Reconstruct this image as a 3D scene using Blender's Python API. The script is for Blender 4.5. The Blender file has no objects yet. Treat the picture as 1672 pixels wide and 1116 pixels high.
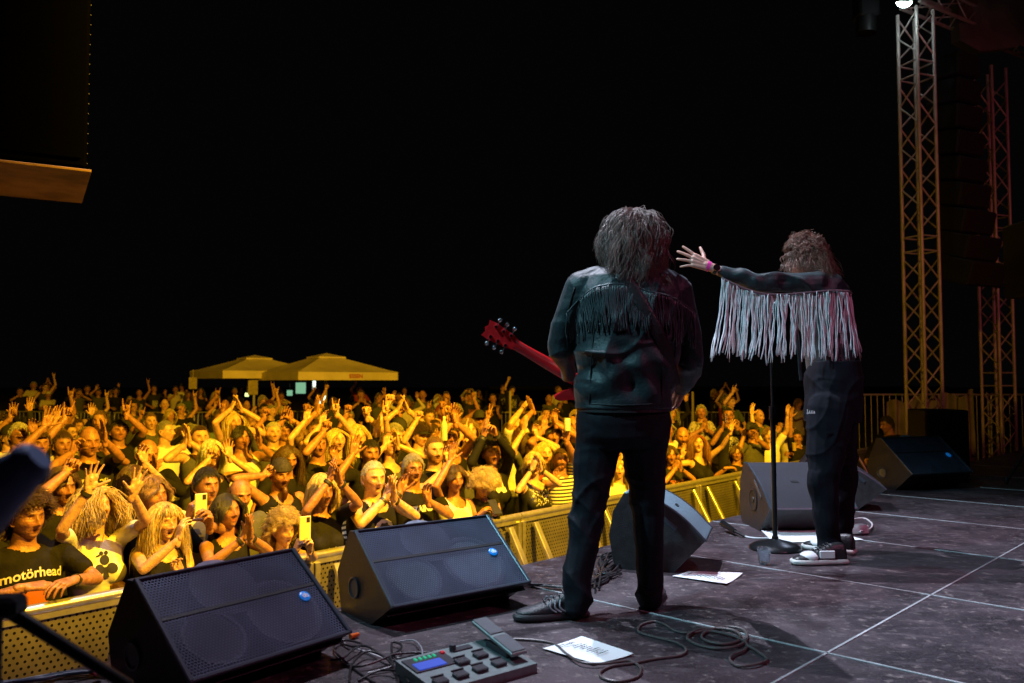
import bpy, math, random
import numpy as np
from mathutils import Vector, Matrix
from mathutils.bvhtree import BVHTree
random.seed(7); RNG = np.random.RandomState(11)
sc = bpy.context.scene
C = sc.collection
# ---------------------------------------------------------------- camera
CZ = 2.28; STZ = 1.30; F = 1370.0; TH = math.atan((625-558)/F)
cd = bpy.data.cameras.new('camera'); cam = bpy.data.objects.new('camera', cd); C.objects.link(cam)
cam.location = (0, 0, CZ); cam.rotation_euler = (math.pi/2+TH, 0, 0)
cd.lens = 36*F/1672; cd.sensor_width = 36; cd.clip_start = .05; cd.clip_end = 600
cd.dof.use_dof = True; cd.dof.focus_distance = 4.6; cd.dof.aperture_fstop = 3.2
sc.camera = cam
# ---------------------------------------------------------------- night sky
w = bpy.data.worlds.new('World'); sc.world = w; w.use_nodes = True
wb = w.node_tree.nodes['Background']; wb.inputs[0].default_value = (.55, .45, .5, 1); wb.inputs[1].default_value = .0022
sc.view_settings.view_transform = 'Standard'; sc.view_settings.look = 'None'; sc.view_settings.exposure = 0
# ---------------------------------------------------------------- stage lamps
def lamp(name, kind, loc, target, power, col, size=.2, cone=None, blend=.3):
    l = bpy.data.lights.new(name, kind); l.energy = power; l.color = col
    if kind == 'SPOT': l.spot_size = math.radians(cone); l.spot_blend = blend; l.shadow_soft_size = size
    if kind == 'AREA': l.size = size
    o = bpy.data.objects.new(name, l); C.objects.link(o); o.location = loc
    d = Vector(target)-Vector(loc); o.rotation_euler = d.to_track_quat('-Z', 'Y').to_euler()
    return o
YEL = (1, .53, .012)
LAMPS = [
 ('crowd_lamp', 'SPOT', (3.4, 2.6, 7.3), (-3.6, 12.5, 0.8), 13500, YEL, .03, 104, .9),
 ('crowd_lamp', 'SPOT', (0.2, .4, 7.3), (-2.6, 9, 1.0), 1300, YEL, .03, 110, .5),
 ('crowd_lamp', 'SPOT', (5.4, 4.8, 7.3), (1.5, 13, 1.0), 1600, YEL, .03, 80, .6),
 ('key_lamp', 'SPOT', (-1.35, 5.2, 7.4), (.6, 3.5, 1.3), 900, (.82, .80, 1), .03, 84, .8),
 ('key_lamp', 'SPOT', (-.45, 6.1, 7.4), (2.0, 4.5, 1.3), 2000, (.78, .82, 1), .03, 60, .9),
 ('back_lamp', 'SPOT', (-3.3, 1.9, 6.9), (1.0, 4.2, 2.2), 1500, (.38, .84, 1), .06, 40, .8),
 ('side_lamp', 'SPOT', (5.2, .6, 6.6), (1.0, 4.3, 1.6), 420, (1, .22, .42), .12, 60, .8),
 ('truss_wash', 'SPOT', (9.5, 5.5, 5.0), (6.2, 12, 4.6), 260, (1, .16, .22), .1, 60, .7),
]
for a in LAMPS: lamp(*a)

# ---------------------------------------------------------------- pixel helpers (photo pixels of 1672 x 1116)
def ray(px, py):
    r = (px-836)/F; u = (558-py)/F
    return np.array([r, math.cos(TH)-u*math.sin(TH), math.sin(TH)+u*math.cos(TH)])
def W(px, py, Y):
    d = ray(px, py); return np.array([0, 0, CZ]) + d*(Y/d[1])
def G(px, py, z=STZ):
    d = ray(px, py); return np.array([0, 0, CZ]) + d*((z-CZ)/d[2])
def proj(p):
    x, y, z = p[0], p[1], p[2]-CZ
    f = y*math.cos(TH)+z*math.sin(TH); u = -y*math.sin(TH)+z*math.cos(TH)
    return 836+F*x/f, 558-F*u/f
def gz(y):
    return 0 if y < 12 else min((y-12)*.022, .5)
# ---------------------------------------------------------------- materials
MATS = {}
def crease(m, amt=.5, sc=(6,6,15), dist=.02):
    nt=m.node_tree; N=nt.nodes; L=nt.links; b=N['Principled BSDF']; tc=N['Texture Coordinate']
    mp=N.new('ShaderNodeMapping'); mp.inputs['Scale'].default_value=sc; mp.inputs['Rotation'].default_value=(0,.5,.2)
    nz=N.new('ShaderNodeTexNoise'); nz.noise_type='RIDGED_MULTIFRACTAL'; nz.inputs['Scale'].default_value=1; nz.inputs['Detail'].default_value=1.5; nz.inputs['Distortion'].default_value=.6
    L.new(tc.outputs['Object'],mp.inputs[0]); L.new(mp.outputs[0],nz.inputs['Vector'])
    bp=N.new('ShaderNodeBump'); bp.inputs['Strength'].default_value=amt; bp.inputs['Distance'].default_value=dist; L.new(nz.outputs[0],bp.inputs['Height'])
    old=b.inputs['Normal'].links
    if old: L.new(old[0].from_socket,bp.inputs['Normal'])
    L.new(bp.outputs[0],b.inputs['Normal']); return m
def mat(name, col=(.5,.5,.5), rough=.6, metal=0, spec=.5, noise=0, nscale=30, bump=0, bscale=80, emit=None, estr=1, trans=0, coat=0, sheen=0, attr=False, coord='Object', alpha=1):
    if name in MATS: return MATS[name]
    m = bpy.data.materials.new(name); m.use_nodes = True; MATS[name] = m
    nt = m.node_tree; N = nt.nodes; L = nt.links; b = N['Principled BSDF']
    b.inputs['Base Color'].default_value = (*col, 1); b.inputs['Roughness'].default_value = rough
    b.inputs['Metallic'].default_value = metal; b.inputs['Specular IOR Level'].default_value = spec
    b.inputs['Transmission Weight'].default_value = trans; b.inputs['Coat Weight'].default_value = coat
    b.inputs['Sheen Weight'].default_value = sheen; b.inputs['Alpha'].default_value = alpha
    if emit: b.inputs['Emission Color'].default_value = (*emit, 1); b.inputs['Emission Strength'].default_value = estr
    tc = N.new('ShaderNodeTexCoord')
    src = None
    if noise or attr:
        mx = N.new('ShaderNodeMix'); mx.data_type = 'RGBA'; mx.blend_type = 'MULTIPLY'; mx.inputs[0].default_value = 1
        mx.inputs[6].default_value = (*col, 1)
        if attr:
            at = N.new('ShaderNodeAttribute'); at.attribute_name = 'Col'; L.new(at.outputs['Color'], mx.inputs[7]); src = mx.outputs[2]
        if noise:
            nz = N.new('ShaderNodeTexNoise'); nz.inputs['Scale'].default_value = nscale; nz.inputs['Detail'].default_value = 6
            L.new(tc.outputs[coord], nz.inputs['Vector'])
            mr = N.new('ShaderNodeMapRange'); mr.inputs[1].default_value = .3; mr.inputs[2].default_value = .7
            mr.inputs[3].default_value = 1-noise; mr.inputs[4].default_value = 1+noise
            L.new(nz.outputs[0], mr.inputs[0])
            if attr:
                m2 = N.new('ShaderNodeMix'); m2.data_type = 'RGBA'; m2.blend_type = 'MULTIPLY'; m2.inputs[0].default_value = 1
                L.new(src, m2.inputs[6]); L.new(mr.outputs[0], m2.inputs[7]); src = m2.outputs[2]
            else:
                L.new(mr.outputs[0], mx.inputs[7]); src = mx.outputs[2]
        L.new(src, b.inputs['Base Color'])
    if bump:
        nb = N.new('ShaderNodeTexNoise'); nb.inputs['Scale'].default_value = bscale; nb.inputs['Detail'].default_value = 5
        L.new(tc.outputs[coord], nb.inputs['Vector'])
        bp = N.new('ShaderNodeBump'); bp.inputs['Strength'].default_value = bump; bp.inputs['Distance'].default_value = .01
        L.new(nb.outputs[0], bp.inputs['Height']); L.new(bp.outputs[0], b.inputs['Normal'])
    return m
# ---------------------------------------------------------------- mesh builder
def arr(x): return np.asarray(x, dtype=float)
class MB:
    def __init__(s): s.v=[]; s.q=[]; s.t=[]; s.qm=[]; s.tm=[]; s.p=[]; s.pm=[]; s.c=[]; s.n=0
    def add(s, V, Q=None, T=None, P=None, m=0, col=None):
        V = arr(V).reshape(-1, 3); k = s.n
        if Q is not None and len(Q): Q = np.asarray(Q)+k; s.q.append(Q); s.qm.append(np.full(len(Q), m) if np.isscalar(m) else m)
        if T is not None and len(T): T = np.asarray(T)+k; s.t.append(T); s.tm.append(np.full(len(T), m if np.isscalar(m) else 0))
        if P is not None:
            for f in P: s.p.append([i+k for i in f]); s.pm.append(m)
        s.v.append(V); s.n += len(V)
        s.c.append(np.ones((len(V), 3)) if col is None else np.broadcast_to(arr(col), (len(V), 3)))
        return s
    def xf(s, M):
        M = np.array(M); s.v = [v@M[:3,:3].T+M[:3,3] for v in s.v]; return s
    def join(s, o, M=None, m=None):
        V = np.concatenate(o.v)
        if M is not None: M = np.array(M); V = V@M[:3,:3].T+M[:3,3]
        k = s.n
        for q, qm in zip(o.q, o.qm): s.q.append(q+k); s.qm.append(qm if m is None else np.full(len(q), m))
        for q, qm in zip(o.t, o.tm): s.t.append(q+k); s.tm.append(qm if m is None else np.full(len(q), m))
        for f, fm in zip(o.p, o.pm): s.p.append([i+k for i in f]); s.pm.append(fm if m is None else m)
        s.v.append(V); s.c.append(np.concatenate(o.c)); s.n += len(V); return s
    def verts(s): return np.concatenate(s.v)
    def mesh(s, name, mats, sharp=38, attr=False):
        me = bpy.data.meshes.new(name); V = np.concatenate(s.v)
        loops = []; sizes = []; mi = []
        if s.q: q = np.concatenate(s.q); loops.append(q.ravel()); sizes.append(np.full(len(q), 4)); mi.append(np.concatenate(s.qm))
        if s.t: t = np.concatenate(s.t); loops.append(t.ravel()); sizes.append(np.full(len(t), 3)); mi.append(np.concatenate(s.tm))
        if s.p:
            loops.append(np.concatenate([np.array(f) for f in s.p])); sizes.append(np.array([len(f) for f in s.p])); mi.append(np.array(s.pm))
        loops = np.concatenate(loops).astype(np.int32); sizes = np.concatenate(sizes).astype(np.int32); mi = np.concatenate(mi).astype(np.int32)
        me.vertices.add(len(V)); me.vertices.foreach_set('co', V.astype(np.float32).ravel())
        me.loops.add(len(loops)); me.loops.foreach_set('vertex_index', loops)
        me.polygons.add(len(sizes)); st = np.concatenate([[0], np.cumsum(sizes)[:-1]]).astype(np.int32)
        me.polygons.foreach_set('loop_start', st); me.polygons.foreach_set('loop_total', sizes)
        me.polygons.foreach_set('material_index', mi)
        me.polygons.foreach_set('use_smooth', np.ones(len(sizes), dtype=bool))
        me.update(calc_edges=True); me.validate()
        if attr:
            a = me.color_attributes.new('Col', 'FLOAT_COLOR', 'POINT'); c = np.concatenate(s.c)
            a.data.foreach_set('color', np.concatenate([c, np.ones((len(c), 1))], 1).astype(np.float32).ravel())
        for x in (mats if isinstance(mats, (list, tuple)) else [mats]): me.materials.append(x)
        if sharp: me.set_sharp_from_angle(angle=math.radians(sharp))
        return me
    def build(s, name, mats, parent=None, sharp=38, attr=False):
        o = bpy.data.objects.new(name, s.mesh(name, mats, sharp, attr)); C.objects.link(o)
        if parent is not None: o.parent = parent
        return o
    # ---- primitives
    def box(s, c, size, R=None, bev=.0, m=0):
        h = arr(size)/2; b = min(bev, h.min()*.9) if bev else 0
        R = np.eye(3) if R is None else np.array(R)[:3,:3]
        if not b:
            V = arr([[x,y,z] for x in (-1,1) for y in (-1,1) for z in (-1,1)])*h
            Q = [[0,1,3,2],[4,6,7,5],[0,4,5,1],[2,3,7,6],[0,2,6,4],[1,5,7,3]]
            return s.add(V@R.T+arr(c), Q, m=m)
        V = []; idx = {}
        for x in (-1,1):
            for y in (-1,1):
                for z in (-1,1):
                    sg = arr([x,y,z])
                    for a in range(3):
                        p = sg*(h-b); p[a] = sg[a]*h[a]; idx[(x,y,z,a)] = len(V); V.append(p)
        Q = []; T = []
        for a in range(3):
            o1, o2 = [(1,2),(2,0),(0,1)][a]
            for sg in (-1,1):
                f = []
                for (i,j) in ((-1,-1),(1,-1),(1,1),(-1,1)):
                    k = [0,0,0]; k[a]=sg; k[o1]=i; k[o2]=j; f.append(idx[(*k,a)])
                Q.append(f if sg > 0 else f[::-1])
            for i in (-1,1):
                for j in (-1,1):
                    k0=[0,0,0]; k1=[0,0,0]; k0[a]=-1; k1[a]=1; k0[o1]=k1[o1]=i; k0[o2]=k1[o2]=j
                    f=[idx[(*k0,o1)],idx[(*k1,o1)],idx[(*k1,o2)],idx[(*k0,o2)]]
                    Q.append(f if i*j > 0 else f[::-1])
        for x in (-1,1):
            for y in (-1,1):
                for z in (-1,1):
                    f=[idx[(x,y,z,0)],idx[(x,y,z,1)],idx[(x,y,z,2)]]; T.append(f if x*y*z>0 else f[::-1])
        return s.add(arr(V)@R.T+arr(c), Q, T, m=m)
    def tube(s, paths, rad, n=6, caps=True, m=0, flat=1.0, ref=None, col=None):
        P = arr(paths)
        if P.ndim == 2: P = P[None]
        N, K, _ = P.shape; r = np.broadcast_to(arr(rad), (N, K)) if np.ndim(rad) != 1 or len(np.atleast_1d(rad)) == K else np.broadcast_to(arr(rad)[:,None], (N,K))
        Tn = np.gradient(P, axis=1); Tn /= np.linalg.norm(Tn, axis=2, keepdims=True)+1e-12
        if ref is None:
            rf = np.zeros((N, 3)); t0 = np.abs(Tn[:,0]); ax = np.argmin(t0, 1); rf[np.arange(N), ax] = 1
        else: rf = np.broadcast_to(arr(ref), (N,3))
        U = np.zeros_like(P); u = rf
        for k in range(K):
            t = Tn[:,k]; u = u-(u*t).sum(1, keepdims=True)*t; u = u/(np.linalg.norm(u, axis=1, keepdims=True)+1e-12); U[:,k] = u
        Vv = np.cross(Tn, U); a = np.arange(n)*2*math.pi/n
        ring = P[:,:,None]+r[:,:,None,None]*(np.cos(a)[None,None,:,None]*U[:,:,None]+flat*np.sin(a)[None,None,:,None]*Vv[:,:,None])
        V = ring.reshape(-1, 3)
        i = np.arange(K-1)[:,None]*n; j = np.arange(n)[None]; jn = (j+1)%n
        q = np.stack([i+j, i+jn, i+n+jn, i+n+j], -1).reshape(-1, 4)
        Q = (q[None]+(np.arange(N)*K*n)[:,None,None]).reshape(-1, 4)
        PP = None
        cc = None if col is None else np.repeat(np.broadcast_to(arr(col), (N,3)), K*n, 0)
        if caps:
            PP = []
            for b in range(N):
                o = b*K*n; PP.append([o+x for x in range(n)][::-1]); PP.append([o+(K-1)*n+x for x in range(n)])
        return s.add(V, Q, P=PP, m=m, col=cc)
    def cyl(s, a, b, r, n=16, m=0): return s.tube([a, b], [[r, r]] if np.isscalar(r) else [list(r)], n, m=m)
    def capsule(s, a, b, r1, r2, n=12, m=0):
        a, b = arr(a), arr(b); d = b-a; L = np.linalg.norm(d)+1e-9; d = d/L
        ks = [(-1,.15),(-.8,.6),(-.5,.866),(0,1)]
        P = [a+d*r1*k for k,_ in ks]+[b+d*r2*-k for k,_ in ks[::-1]]
        R = [r1*q for _,q in ks]+[r2*q for _,q in ks[::-1]]
        return s.tube(P, [R], n, m=m)
    def ell(s, c, r, R=None, n=14, m=0):
        k = n//2+1; th = np.linspace(.12, math.pi-.12, k); a = np.arange(n)*2*math.pi/n
        V = np.stack([np.sin(th)[:,None]*np.cos(a), np.sin(th)[:,None]*np.sin(a), np.cos(th)[:,None]*np.ones(n)], -1).reshape(-1,3)*arr(r)
        if R is not None: V = V@np.array(R)[:3,:3].T
        i = np.arange(k-1)[:,None]*n; j = np.arange(n)[None]; jn=(j+1)%n
        Q = np.stack([i+j, i+n+j, i+n+jn, i+jn], -1).reshape(-1,4)
        return s.add(V+arr(c), Q, P=[list(range(n)), [(k-1)*n+x for x in range(n)][::-1]], m=m)
    def loft(s, rings, m=0, caps=True, col=None):
        Rg = arr(rings); K, n, _ = Rg.shape; i = np.arange(K-1)[:,None]*n; j = np.arange(n)[None]; jn=(j+1)%n
        Q = np.stack([i+j, i+jn, i+n+jn, i+n+j], -1).reshape(-1,4)
        return s.add(Rg.reshape(-1,3), Q, P=[list(range(n))[::-1], [(K-1)*n+x for x in range(n)]] if caps else None, m=m, col=col)
    def lathe(s, prof, c=(0,0,0), n=24, m=0, R=None):
        a = np.arange(n)*2*math.pi/n
        rings = [np.stack([r*np.cos(a), r*np.sin(a), np.full(n, z)], -1) for r, z in prof]
        rings = arr(rings)
        if R is not None: rings = rings@np.array(R)[:3,:3].T
        return s.loft(rings+arr(c), m=m)
    def prism(s, poly, y0, y1, m=0, M=None):   # poly in (x,z), extruded along y
        p = arr(poly); n = len(p); V = np.concatenate([np.stack([p[:,0], np.full(n, y), p[:,1]], -1) for y in (y0, y1)])
        if M is not None: M = np.array(M); V = V@M[:3,:3].T+M[:3,3]
        i = np.arange(n); j = (i+1)%n
        return s.add(V, np.stack([i, j, n+j, n+i], -1), P=[list(range(n))[::-1], list(range(n, 2*n))], m=m)
def ellring(c, a, b, z=None, n=20, rot=0, p=2.0):
    t = np.arange(n)*2*math.pi/n; ct, st = np.cos(t), np.sin(t)
    x = a*np.sign(ct)*np.abs(ct)**(2/p); y = b*np.sign(st)*np.abs(st)**(2/p)
    cr, sr = math.cos(rot), math.sin(rot)
    return np.stack([c[0]+x*cr-y*sr, c[1]+x*sr+y*cr, np.full(n, c[2] if z is None else z)], -1)
def spline(pts, k=10):
    P = arr(pts); n = len(P); out = []
    for i in range(n-1):
        p0=P[max(i-1,0)]; p1=P[i]; p2=P[i+1]; p3=P[min(i+2,n-1)]
        for t in np.arange(k)/k:
            out.append(.5*((2*p1)+(-p0+p2)*t+(2*p0-5*p1+4*p2-p3)*t*t+(-p0+3*p1-3*p2+p3)*t**3))
    out.append(P[-1]); return arr(out)
def remesh(mb, voxel, smooth=3, fac=.5):
    o = mb.build('tmp', [], sharp=None)
    r = o.modifiers.new('r', 'REMESH'); r.mode = 'VOXEL'; r.voxel_size = voxel
    if smooth: sm = o.modifiers.new('s', 'SMOOTH'); sm.factor = fac; sm.iterations = smooth
    dg = bpy.context.evaluated_depsgraph_get(); e = o.evaluated_get(dg); me = e.to_mesh()
    V = np.empty(len(me.vertices)*3, dtype=np.float32); me.vertices.foreach_get('co', V); V = V.reshape(-1,3).astype(float)
    lt = np.empty(len(me.polygons), dtype=np.int32); me.polygons.foreach_get('loop_total', lt)
    lv = np.empty(len(me.loops), dtype=np.int32); me.loops.foreach_get('vertex_index', lv)
    st = np.concatenate([[0], np.cumsum(lt)[:-1]])
    Q = np.stack([lv[st[lt==4]+k] for k in range(4)], -1) if (lt==4).any() else np.zeros((0,4), int)
    T = np.stack([lv[st[lt==3]+k] for k in range(3)], -1) if (lt==3).any() else np.zeros((0,3), int)
    e.to_mesh_clear(); om = o.data; bpy.data.objects.remove(o); bpy.data.meshes.remove(om)
    return V, Q, T
def vnormals(V, Q):
    n = np.cross(V[Q[:,2]]-V[Q[:,0]], V[Q[:,3]]-V[Q[:,1]]); N = np.zeros_like(V)
    for k in range(4): np.add.at(N, Q[:,k], n)
    return N/(np.linalg.norm(N, axis=1, keepdims=True)+1e-12)
def fold(V, s=1.0, seed=0):
    x, y, z = (V*s).T; a = seed*1.7
    f = np.sin(9*x+4*np.sin(5*z+a)+3*y+a)*np.sin(14*z+5*np.sin(6*x+2*y+a)+a) + .6*np.sin(27*z+9*np.sin(4*x+a)+11*y)*np.sin(8*x-5*z+a*2)
    return f
def tag(o, label=None, cat=None, group=None, kind=None):
    if label: o['label'] = label
    if cat: o['category'] = cat
    if group: o['group'] = group
    if kind: o['kind'] = kind
    return o
def thing(name, label, cat, loc=(0,0,0), rz=0, group=None):
    o = bpy.data.objects.new(name, None); C.objects.link(o); o.location = loc; o.rotation_euler = (0,0,rz); o.empty_display_size = .2
    return tag(o, label, cat, group)
def copy_tree(o, parent=None):
    c = o.copy(); C.objects.link(c)
    if parent is not None: c.parent = parent
    for ch in CH.get(o.name, []): copy_tree(ch, c)
    return c
CH = {}
def register(root):
    for o in [root]+list(root.children_recursive): CH[o.name] = list(o.children)
def RZ(a): c, s = math.cos(a), math.sin(a); return np.array([[c,-s,0],[s,c,0],[0,0,1.]])
# ================================================================ THE PLACE
U = arr([.69, .724, 0]); U /= np.linalg.norm(U); Vd = arr([-U[1], U[0], 0])
E0 = arr([.016, 4.52, 0])                                   # a point of the stage's front edge
# ---- ground, one sheet to the horizon, rising gently to the back
g = MB(); xs = np.array([-300,-60,-30,-15,0,15,30,60,300.]); ys = np.array([-40,0,12,16,20,26,34.8,60,300.])
V = [[x, y, gz(y)] for y in ys for x in xs]; nx = len(xs)
Q = [[i*nx+j, i*nx+j+1, (i+1)*nx+j+1, (i+1)*nx+j] for i in range(len(ys)-1) for j in range(nx-1)]
m_ground = mat('ground_sand', (.16,.12,.08), .95, noise=.4, nscale=3, bump=.5, bscale=20)
tag(g.add(V, Q).build('ground', m_ground, sharp=None), kind='structure')
# ---- stage floor
def floor_mat():
    m = mat('stage_deck', (.075,.060,.064), .5, bump=.5, bscale=70); nt = m.node_tree; N=nt.nodes; L=nt.links; b=N['Principled BSDF']
    tc = N['Texture Coordinate']
    def noise(sc_, det, mp=None):
        n = N.new('ShaderNodeTexNoise'); n.inputs['Scale'].default_value=sc_; n.inputs['Detail'].default_value=det
        n.inputs['Roughness'].default_value=.7
        if mp is not None:
            q=N.new('ShaderNodeMapping'); q.inputs['Scale'].default_value=mp[0]; q.inputs['Rotation'].default_value=mp[1]
            L.new(tc.outputs['Object'], q.inputs[0]); L.new(q.outputs[0], n.inputs['Vector'])
        else: L.new(tc.outputs['Object'], n.inputs['Vector'])
        return n
    def ramp(src, p0, c0, p1, c1):
        r=N.new('ShaderNodeValToRGB'); r.color_ramp.elements[0].position=p0; r.color_ramp.elements[0].color=(*c0,1)
        r.color_ramp.elements[1].position=p1; r.color_ramp.elements[1].color=(*c1,1); L.new(src.outputs[0], r.inputs[0]); return r
    n1 = noise(1.6, 9); r1 = ramp(n1, .42, (.020,.012,.016), .66, (.074,.048,.058))
    n2 = noise(9, 12, ((1,2.4,1),(0,0,.8))); r2 = ramp(n2, .52, (0,0,0), .66, (1,1,1))
    n3 = noise(24, 10); r3 = ramp(n3, .56, (0,0,0), .68, (1,1,1))
    mx=N.new('ShaderNodeMix'); mx.data_type='RGBA'; L.new(r2.outputs[0], mx.inputs[0]); L.new(r1.outputs[0], mx.inputs[6]); mx.inputs[7].default_value=(.095,.07,.078,1)
    mu=N.new('ShaderNodeMath'); mu.operation='MULTIPLY'; mu.inputs[1].default_value=.8; L.new(r3.outputs[0], mu.inputs[0])
    m2=N.new('ShaderNodeMix'); m2.data_type='RGBA'; L.new(mu.outputs[0], m2.inputs[0]); L.new(mx.outputs[2], m2.inputs[6]); m2.inputs[7].default_value=(.26,.21,.20,1)
    L.new(m2.outputs[2], b.inputs['Base Color'])
    rr=N.new('ShaderNodeMapRange'); rr.inputs[1].default_value=.35; rr.inputs[2].default_value=.65; rr.inputs[3].default_value=.34; rr.inputs[4].default_value=.70
    L.new(n1.outputs[0], rr.inputs[0]); L.new(rr.outputs[0], b.inputs['Roughness'])
    return m
m_deck = floor_mat(); m_alu = mat('seam_aluminium', (.62,.64,.66), .35, .4, noise=.25, nscale=9)
m_black = mat('black_paint', (.012,.012,.014), .5, noise=.3, nscale=12, bump=.1)
def uv(u, v): return E0+U*u+Vd*v
st = MB()
P4 = [uv(-9,0), uv(13,0), uv(13,-12), uv(-9,-12)]
Vt = [p+arr([0,0,STZ]) for p in P4]+[p+arr([0,0,0]) for p in P4]
st.add(Vt, [[3,2,1,0],[0,1,5,4],[1,2,6,5],[2,3,7,6],[3,0,4,7]], m=0)
tag(st.build('stage_floor', m_deck, sharp=30), kind='structure')
# aluminium seams between the deck panels, laid 3 mm proud
def coordUV(p): d = p-E0; return float(d@U), float(d@Vd)
sm = MB()
def seam(a, b, wd=.009):
    a = arr(a)+arr([0,0,STZ+.0015]); b = arr(b)+arr([0,0,STZ+.0015]); d = (b-a); Ln = np.linalg.norm(d); d /= Ln; n = arr([-d[1], d[0], 0])*wd/2; up = arr([0,0,.003])
    k = max(2, int(Ln/.15)); ts = np.linspace(0,1,k)
    sm.box((a+b)/2, (Ln, wd, .003), np.stack([d, n/np.linalg.norm(n), arr([0,0,1])], 1))
uA, vA = coordUV(G(1350.7, 1067)); uB, _ = coordUV(G(1518, 976)); uC, _ = coordUV(G(1637, 912))
pw = (uC-uA)/2
vL = vA
for k in range(-6, 8):
    seam(uv(uA+k*pw, 0), uv(uA+k*pw, -9))
pl = abs(vL) if abs(vL) < 3 else 2.44
for k in range(1, 4): seam(uv(-8, vL*k), uv(12, vL*k))
tag(sm.build('stage_floor_seams', m_alu, sharp=30), kind='structure')
# ---- steel / alu materials
m_galv = mat('galvanised_steel', (.40,.38,.35), .38, .75, noise=.25, nscale=14, bump=.12, bscale=60)
m_rail = mat('aluminium_rail', (.66,.64,.60), .3, .8, noise=.15, nscale=20, bump=.08)
def perf_mat(name, col, pitch, rad, rough=.45, metal=.7, coord='Object', holes=True, plane='xz'):
    m = mat(name, col, rough, metal, noise=.3, nscale=5); nt=m.node_tree; N=nt.nodes; L=nt.links; b=N['Principled BSDF']; tc=N['Texture Coordinate']
    sp=N.new('ShaderNodeSeparateXYZ'); L.new(tc.outputs[coord], sp.inputs[0])
    ax = {'x':0,'y':1,'z':2}
    def M(op, a, b_=None, c=None):
        n=N.new('ShaderNodeMath'); n.operation=op
        for i, vv in enumerate((a,b_,c)):
            if vv is None: continue
            if isinstance(vv,(int,float)): n.inputs[i].default_value=vv
            else: L.new(vv, n.inputs[i])
        return n.outputs[0]
    X = M('DIVIDE', sp.outputs[ax[plane[0]]], pitch); Z = M('DIVIDE', sp.outputs[ax[plane[1]]], pitch*.866)
    fz = M('FLOOR', Z); odd = M('MODULO', M('ABSOLUTE', fz), 2.0); X2 = M('ADD', X, M('MULTIPLY', odd, .5))
    fx = M('SUBTRACT', M('FRACT', X2), .5); fy = M('MULTIPLY', M('SUBTRACT', M('FRACT', Z), .5), .866)
    d = M('SQRT', M('ADD', M('MULTIPLY', fx, fx), M('MULTIPLY', fy, fy)))
    al = M('GREATER_THAN', d, rad)
    if holes: L.new(al, b.inputs['Alpha'])
    else:
        mx=N.new('ShaderNodeMix'); mx.data_type='RGBA'; L.new(al, mx.inputs[0]); mx.inputs[6].default_value=(.01,.009,.008,1); src=b.inputs['Base Color'].links[0].from_socket; L.new(src, mx.inputs[7]); L.new(mx.outputs[2], b.inputs['Base Color'])
    return m
m_perf = perf_mat('perforated_plate', (.24,.225,.20), .034, .21, holes=False)
# ---- crowd barrier sections along the pit
B0 = arr([-2.08, 4.48, 0]); Bd = arr([.64, .768, 0]); Bd /= np.linalg.norm(Bd); Bn = arr([-Bd[1], Bd[0], 0])   # Bn points to the crowd
def barrier():
    r = thing('crowd_barrier', 'x', 'crowd barrier')
    L_ = 1.04
    a = MB(); a.tube([[0,0,1.17],[L_,0,1.17]], [[.032,.032]], 14, flat=.8); a.box((L_/2,-.012,1.132),(L_,.012,.035),bev=.003); a.build('top_rail', m_rail, r)
    a = MB(); a.box((L_/2,0,.62),(L_-.06,.004,.98)); a.build('perforated_panel', m_perf, r)
    a = MB(); a.box((L_/2,-.018,.135),(L_-.02,.035,.05),bev=.004); a.box((L_/2,-.016,.50),(L_-.08,.03,.035),bev=.003); a.build('lower_rail', m_galv, r)
    for x in (.022, L_-.022):
        a = MB(); a.box((x,-.012,.57),(.04,.045,1.12),bev=.004); a.build('upright', m_galv, r)
    for x in (.16, L_-.16):
        a = MB(); d = math.atan2(.80, 1.02); R = np.array([[1,0,0],[0,math.cos(-d+math.pi/2),-math.sin(-d+math.pi/2)],[0,math.sin(-d+math.pi/2),math.cos(-d+math.pi/2)]])
        p0 = arr([x,-.04,1.10]); p1 = arr([x,-.62,.06]); dd = p1-p0; Ln = np.linalg.norm(dd); dd/=Ln; n2 = np.cross(dd, arr([1,0,0]))
        a.box((p0+p1)/2, (.055,.03,Ln), np.stack([arr([1,0,0]), n2, dd], 1), bev=.004)
        a.build('brace', m_rail, r)
    a = MB(); a.box((L_/2,-.36,.025),(L_-.02,.72,.03),bev=.004); a.build('base_plate', m_galv, r)
    a = MB(); a.box((L_/2,.22,.02),(L_-.02,.42,.012)); a.build('foot_plate', m_galv, r)
    return r
bar0 = barrier(); register(bar0)
nb = 14
ORD=['first','second','third','fourth','fifth','sixth','seventh','eighth','ninth','tenth','eleventh','twelfth','thirteenth','fourteenth','fifteenth','sixteenth']
for i in range(nb):
    o = bar0 if i == 0 else copy_tree(bar0)
    t0 = -.85+i*1.05; o.location = Vector(B0+Bd*t0); o.rotation_euler[2] = math.atan2(Bd[1], Bd[0])
    tag(o, ORD[i]+' section from the left of the perforated metal pit barrier before the stage', 'crowd barrier', 'barrier sections along the front pit')
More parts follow.
